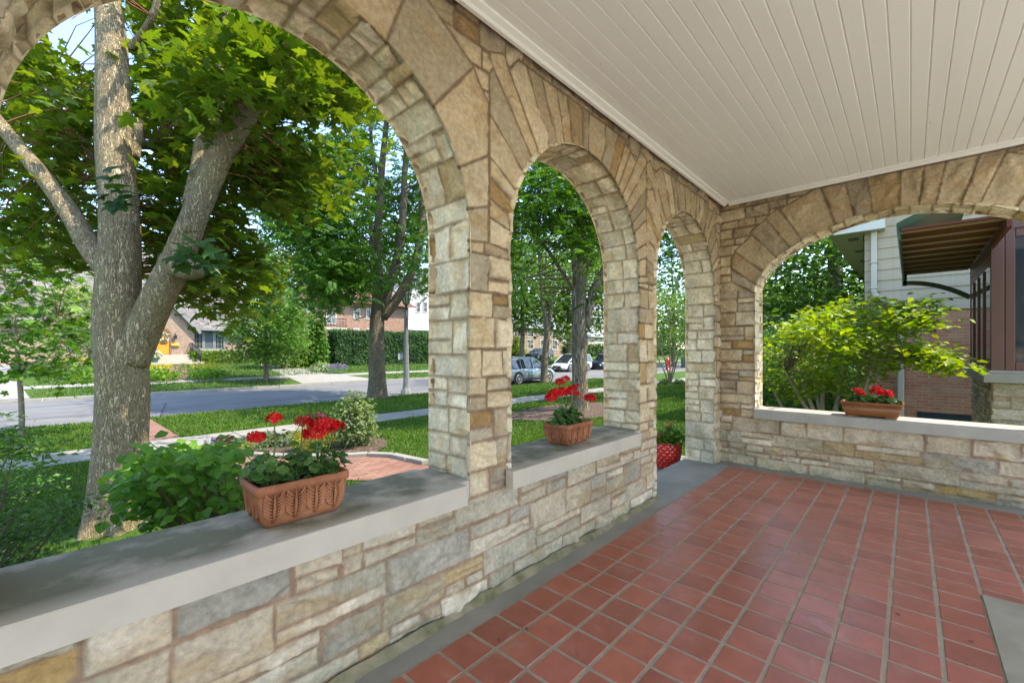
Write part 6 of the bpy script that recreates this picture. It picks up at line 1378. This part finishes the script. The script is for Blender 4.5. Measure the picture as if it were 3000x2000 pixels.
def planter(name,label,loc,rz,Lx,Ly,H,style):
    root=thing(name,label,'planter',loc,rz); m=M_TERRA if style=='acanthus' else M_TERRA2
    q=MB(); n=24
    if style=='acanthus': prof=[(.40,.39,0),(.43,.43,.02),(.465,.47,H*.35),(.485,.49,H*.7),(.487,.49,H-.032),(.505,.52,H-.030),(.512,.53,H-.015),(.505,.52,H),(.475,.47,H),(.465,.455,H-.01),(.46,.45,H-.035)]
    else: prof=[(.415,.37,.012),(.42,.38,.014),(.475,.46,H*.62),(.47,.452,H*.64),(.482,.47,H*.80),(.495,.49,H*.82),(.51,.51,H-.004),(.505,.505,H),(.475,.45,H),(.465,.44,H-.03)]
    V=[];
    for a,b,z in prof: V+=[(x,y,z) for x,y in rrect(Lx*a,Ly*b,.012)]
    for i in range(len(prof)-1):
        for k in range(n): q.add([],[]) if False else None
    F=[(i*n+k,i*n+(k+1)%n,(i+1)*n+(k+1)%n,(i+1)*n+k) for i in range(len(prof)-1) for k in range(n)]+[tuple(range(n))[::-1]]
    q.add(V,F,0,True); bo=q.build('body',m,root)
    o=MB()
    if style=='acanthus':
        hh=H*.70
        for sy in(-1,1):
            for k in range(4): 
                x=Lx*(-.33+.22*k); acanthus(o,(x,sy*Ly*.445,.02),(0,sy*.10,1),(1,0,0),(0,sy,0),hh,.040)
        for sx in(-1,1):
            for k in range(2): acanthus(o,(sx*Lx*.435,Ly*(-.2+.4*k),.02),(sx*.10,0,1),(0,1,0),(sx,0,0),hh,.034)
    else:
        for sy in(-1,1):
            for k in range(26):
                x=Lx*(-.46+.92*k/25); o.tube([(x-.007,sy*Ly*.462,H*.655),(x+.007,sy*Ly*.474,H*.79)],[.005,.005],5)
        for sx in(-1,1): o.box(sx*Lx*.30-.03,sx*Lx*.30+.03,-Ly*.34,Ly*.34,0,.016)
    o.build('relief',m,bo)
    s=MB(); s.prism(rrect(Lx*.468,Ly*.455,.012),H-.035,H-.028); s.build('soil',M_SOIL,root)
    return root
def disc_leaf():
    n=9; V=[(0,0,-.03)]+[(.5*math.sin(t)*(1+.05*math.cos(6*t)),.42-.5*math.cos(t),.05+.05*math.cos(4*t)) for t in np.linspace(.25,2*math.pi-.25,n)]
    return np.array(V),np.array([(0,i,i+1) for i in range(1,n)])
TD=disc_leaf()
def geranium(name,label,loc,rz,plants,blooms,seed,dead=0,hh=.14,ls=(.028,.048)):
    """plants: (x,y,r); blooms: (x,y,z,n)"""
    r=np.random.default_rng(seed); root=thing(name,label,'flower',loc,rz); q=MB(); P_=[];N_=[]
    for px,py,pr in plants:
        for k in range(int(70*pr/.1)):
            a=r.uniform(0,6.283); d=pr*math.sqrt(r.random())*1.1; z=hh*(.25+.75*r.random())*(1.05-.5*d/(pr*1.1)); e=np.array([px+d*math.cos(a),py+d*math.sin(a)*.85,z])
            q.tube([(px+r.normal()*.012,py+r.normal()*.012,0),(px+d*.45*math.cos(a),py+d*.4*math.sin(a),z*.75),tuple(e)],[.0022,.002,.0016],4,cap=False); P_.append(e); N_.append((math.cos(a)*.5+r.normal()*.3,math.sin(a)*.5+r.normal()*.3,1))
    P_=np.array(P_); N_=np.array(N_); n=len(P_)
    leaves('foliage',P_,N_,r.uniform(ls[0],ls[1],n),colours(n,None,(.045,.115,.02),(.09,.17,.035),r),TD,L_GER,root,None,r)
    for bx,by,bz,k,br in blooms:
        px,py,_=min(plants,key=lambda p:(p[0]-bx)**2+(p[1]-by)**2); q.tube([(px,py,0),((px+bx)/2+.01,(py+by)/2,bz*.6),(bx,by,bz)],[.003,.0028,.002],5,cap=False)
        d=unit(r.normal(size=(k,3))); d[:,2]=np.abs(d[:,2])*.9-.15; p=np.array([bx,by,bz])+d*br*np.array([1,1,.75])
        for e in p[::3]: q.tube([(bx,by,bz-br*.7),tuple(e)],.001,3,cap=False)
        leaves('blossom',p,d+r.normal(size=(k,3))*.25,r.uniform(.020,.028,k)*br/.032,colours(k,None,(.50,.004,.006),(.72,.012,.012),r),T_petals(),L_PET,root,None,r)
    for k in range(dead):
        px,py,pr=plants[r.integers(len(plants))]; e=np.array([px+r.normal()*.05,py+r.normal()*.03,hh*r.uniform(1.15,1.7)]); q.tube([(px,py,0),((px+e[0])/2,(py+e[1])/2,e[2]*.6),tuple(e)],[.002,.002,.0015],4,cap=False)
        p=e+r.normal(size=(16,3))*.014; leaves('withered_bloom',p,r.normal(size=(16,3)),.022,colours(16,None,(.12,.055,.02),(.22,.10,.035),r),TQN,L_FINE,root,None,r)
    q.build('stalks',mat('geranium_stalk',(.09,.15,.035),.7),root); return root
def on_sill(u0,v0,u1,v1,z=.597):
    d0,d1=ray(u0,v0),ray(u1,v1); return np.array([0,0,CAMH])+d0*((z-CAMH)/d0[2]),np.array([0,0,CAMH])+d1*((z-CAMH)/d1[2])
# planter 1
Z0=.598
planter('terracotta_planter','long terracotta planter with raised acanthus leaves on the nearest sill',(.637,1.675,Z0),R(-1),.315,.185,.148,'acanthus')
geranium('geranium_plant','leggy red geraniums with withered brown heads in the long planter on the nearest sill',(.637,1.675,Z0+.118),R(-1),[(-.09,0,.085),(.08,.0,.095),(0,.02,.05)],
  [(-.135,-.015,.185,20,.026),(-.075,0,.24,22,.024),(.03,.02,.215,20,.026),(.055,-.02,.175,26,.032),(.085,-.01,.20,34,.034),(.115,-.01,.195,30,.032),(.145,0,.185,30,.03),(.10,.02,.18,26,.03)],901,dead=6)
planter('terracotta_planter','squarish terracotta planter with leaf relief on the second sill',(2.375,1.678,Z0),R(2),.31,.19,.135,'acanthus')
geranium('geranium_plant','full red geraniums in the planter on the second sill, one bloom hanging out right',(2.375,1.678,Z0+.105),R(2),[(-.08,0,.08),(.06,0,.085),(0,.02,.06)],
  [(-.20,.0,.20,30,.035),(-.14,.0,.225,36,.038),(-.075,0,.23,34,.036),(-.03,0,.225,30,.034),(-.055,.03,.29,24,.03),(.01,.03,.31,20,.026),(.05,.0,.245,22,.028),(.085,-.01,.205,16,.024),(.17,.02,.255,9,.018),(.25,-.02,.165,34,.036)],902,dead=2)
planter('window_box','shallow brown glazed planter with rope moulding on the end wall sill',(5.16,.265,Z0),R(90),.44,.21,.135,'rope')
geranium('geranium_plant','short red geraniums in the shallow rope edged planter on the end wall sill',(5.16,.265,Z0+.105),R(90),[(-.10,0,.085),(.09,0,.09)],
  [(.10,-.01,.125,30,.03),(.075,.01,.10,24,.028),(-.04,.0,.155,22,.028),(-.02,.01,.125,26,.028),(-.07,-.01,.115,30,.03),(-.11,0,.12,28,.03),(-.13,0,.095,18,.024)],903,dead=2,hh=.11,ls=(.035,.06))
def redpot():
    loc=(5.0,2.12,-.168); root=thing('red_pot','glossy red dimpled flower pot on the step outside the doorway arch','flower pot',loc)
    m=mat('red_glaze',(.55,.022,.012),.15,0,.6); b=m.node_tree.nodes['Principled BSDF']; b.inputs['Coat Weight'].default_value=.6
    n=72; rows=40; H=.29; V=[];F=[]
    for i in range(rows+1):
        t=i/rows; r0=.118+.045*t+.012*math.sin(math.pi*t)
        for k in range(n):
            a=2*math.pi*k/n; ph=(int(t*8)%2)*.5; dm=max(0,math.cos((k/n*15-ph)*2*math.pi))*max(0,math.sin(t*8*math.pi%math.pi)) if .04<t<.94 else 0
            rr=r0+.013*dm; V.append((rr*math.cos(a),rr*math.sin(a),t*H))
    for i in range(rows):
        for k in range(n): F.append((i*n+k,i*n+(k+1)%n,(i+1)*n+(k+1)%n,(i+1)*n+k))
    q=MB(); q.add(V,F,0,True); q.lathe([(.163,H),(.170,H+.004),(.170,H+.016),(.155,H+.018),(.150,H-.03)],(0,0,0),36); q.add([(.118*math.cos(t),.118*math.sin(t),.0) for t in np.linspace(0,6.283,24,endpoint=False)],[list(range(24))[::-1]]); q.build('body',m,root)
    s=MB(); s.lathe([(.152,H-.022),(0,H-.015)],(0,0,0),24); s.build('soil',M_SOIL,root)
    r=np.random.default_rng(7); rt=thing('bedding_plant','bushy green plant with a few coral flowers in the red pot','flower',(loc[0],loc[1],loc[2]+H-.02)); c=ell_sample([(0,0,.09,.19,.19,.13)],130,r,.4); c=c[c[:,2]>0]; p,cl=spray(c,9,.025,r,.6); k=len(p)
    leaves('foliage',p,upish(k,r,.5),r.uniform(.03,.05,k),colours(k,cl,(.10,.22,.025),(.17,.29,.04),r),TL,L_LIGHT,rt,None,r)
    for a in((.05,-.03,.225),(-.07,-.03,.215),(.10,.05,.08),(-.13,.02,.13)):
        pp=np.array(a)+r.normal(size=(9,3))*.014; leaves('blossom',pp,upish(9,r,.4),.03,colours(9,None,(.6,.12,.10),(.7,.2,.15),r),T_petals(),L_PET,rt,None,r)
    q=MB(); 
    for e in c[::3]: q.tube([(0,0,0),tuple(e*.5+np.array([0,0,.02])),tuple(e)],.002,4,cap=False)
    q.build('stalks',mat('plant_stalk',(.08,.14,.03),.7),rt)
redpot()
# white flowers in a green pot on the cottage steps
b=PY(452,1062,43.4); r=np.random.default_rng(9); root=thing('flower_pot','green pot of white flowers on the cottage steps','flower pot',(b[0],43.4,zg(43.4)+.02)); q=MB(); q.lathe([(.22,0),(.32,.5),(.35,.52),(.3,.52),(.28,.45)],(0,0,0),16); q.build('body',mat('green_pot',(.05,.16,.12),.4),root)
p=ell_sample([(0,0,.75,.5,.5,.4)],220,r,.5); c=np.where(r.random(220)[:,None]<.6,np.array([[.7,.7,.68]]),np.array([[.08,.17,.05]])); leaves('foliage',p,r.normal(size=p.shape)+np.array([0,-.5,.5]),.16,c,TQ,L_FINE,root,None,r)
# fallen leaves on the tiles
r=np.random.default_rng(12); q=MB(); spots=[P(*x) for x in ()]
for k in range(14):
    x,y=r.uniform(1.2,4.6),r.uniform(-.6,1.35); t=r.uniform(0,6.28); l=r.uniform(.012,.03); root=MB(); c,s=math.cos(t),math.sin(t)
    root.add([(x,y,.0062),(x+l*.5*c-l*.2*s,y+l*.5*s+l*.2*c,.0085),(x+l*c,y+l*s,.0065),(x+l*.5*c+l*.2*s,y+l*.5*s-l*.2*c,.010)],[(0,1,2,3)]); o=root.build('fallen_leaf',M_TWIG if k%4 else M_TWIGR); tag(o,'tiny dry brown leaf fragment lying on the red floor tiles','leaf','dry leaf fragments on the floor tiles')
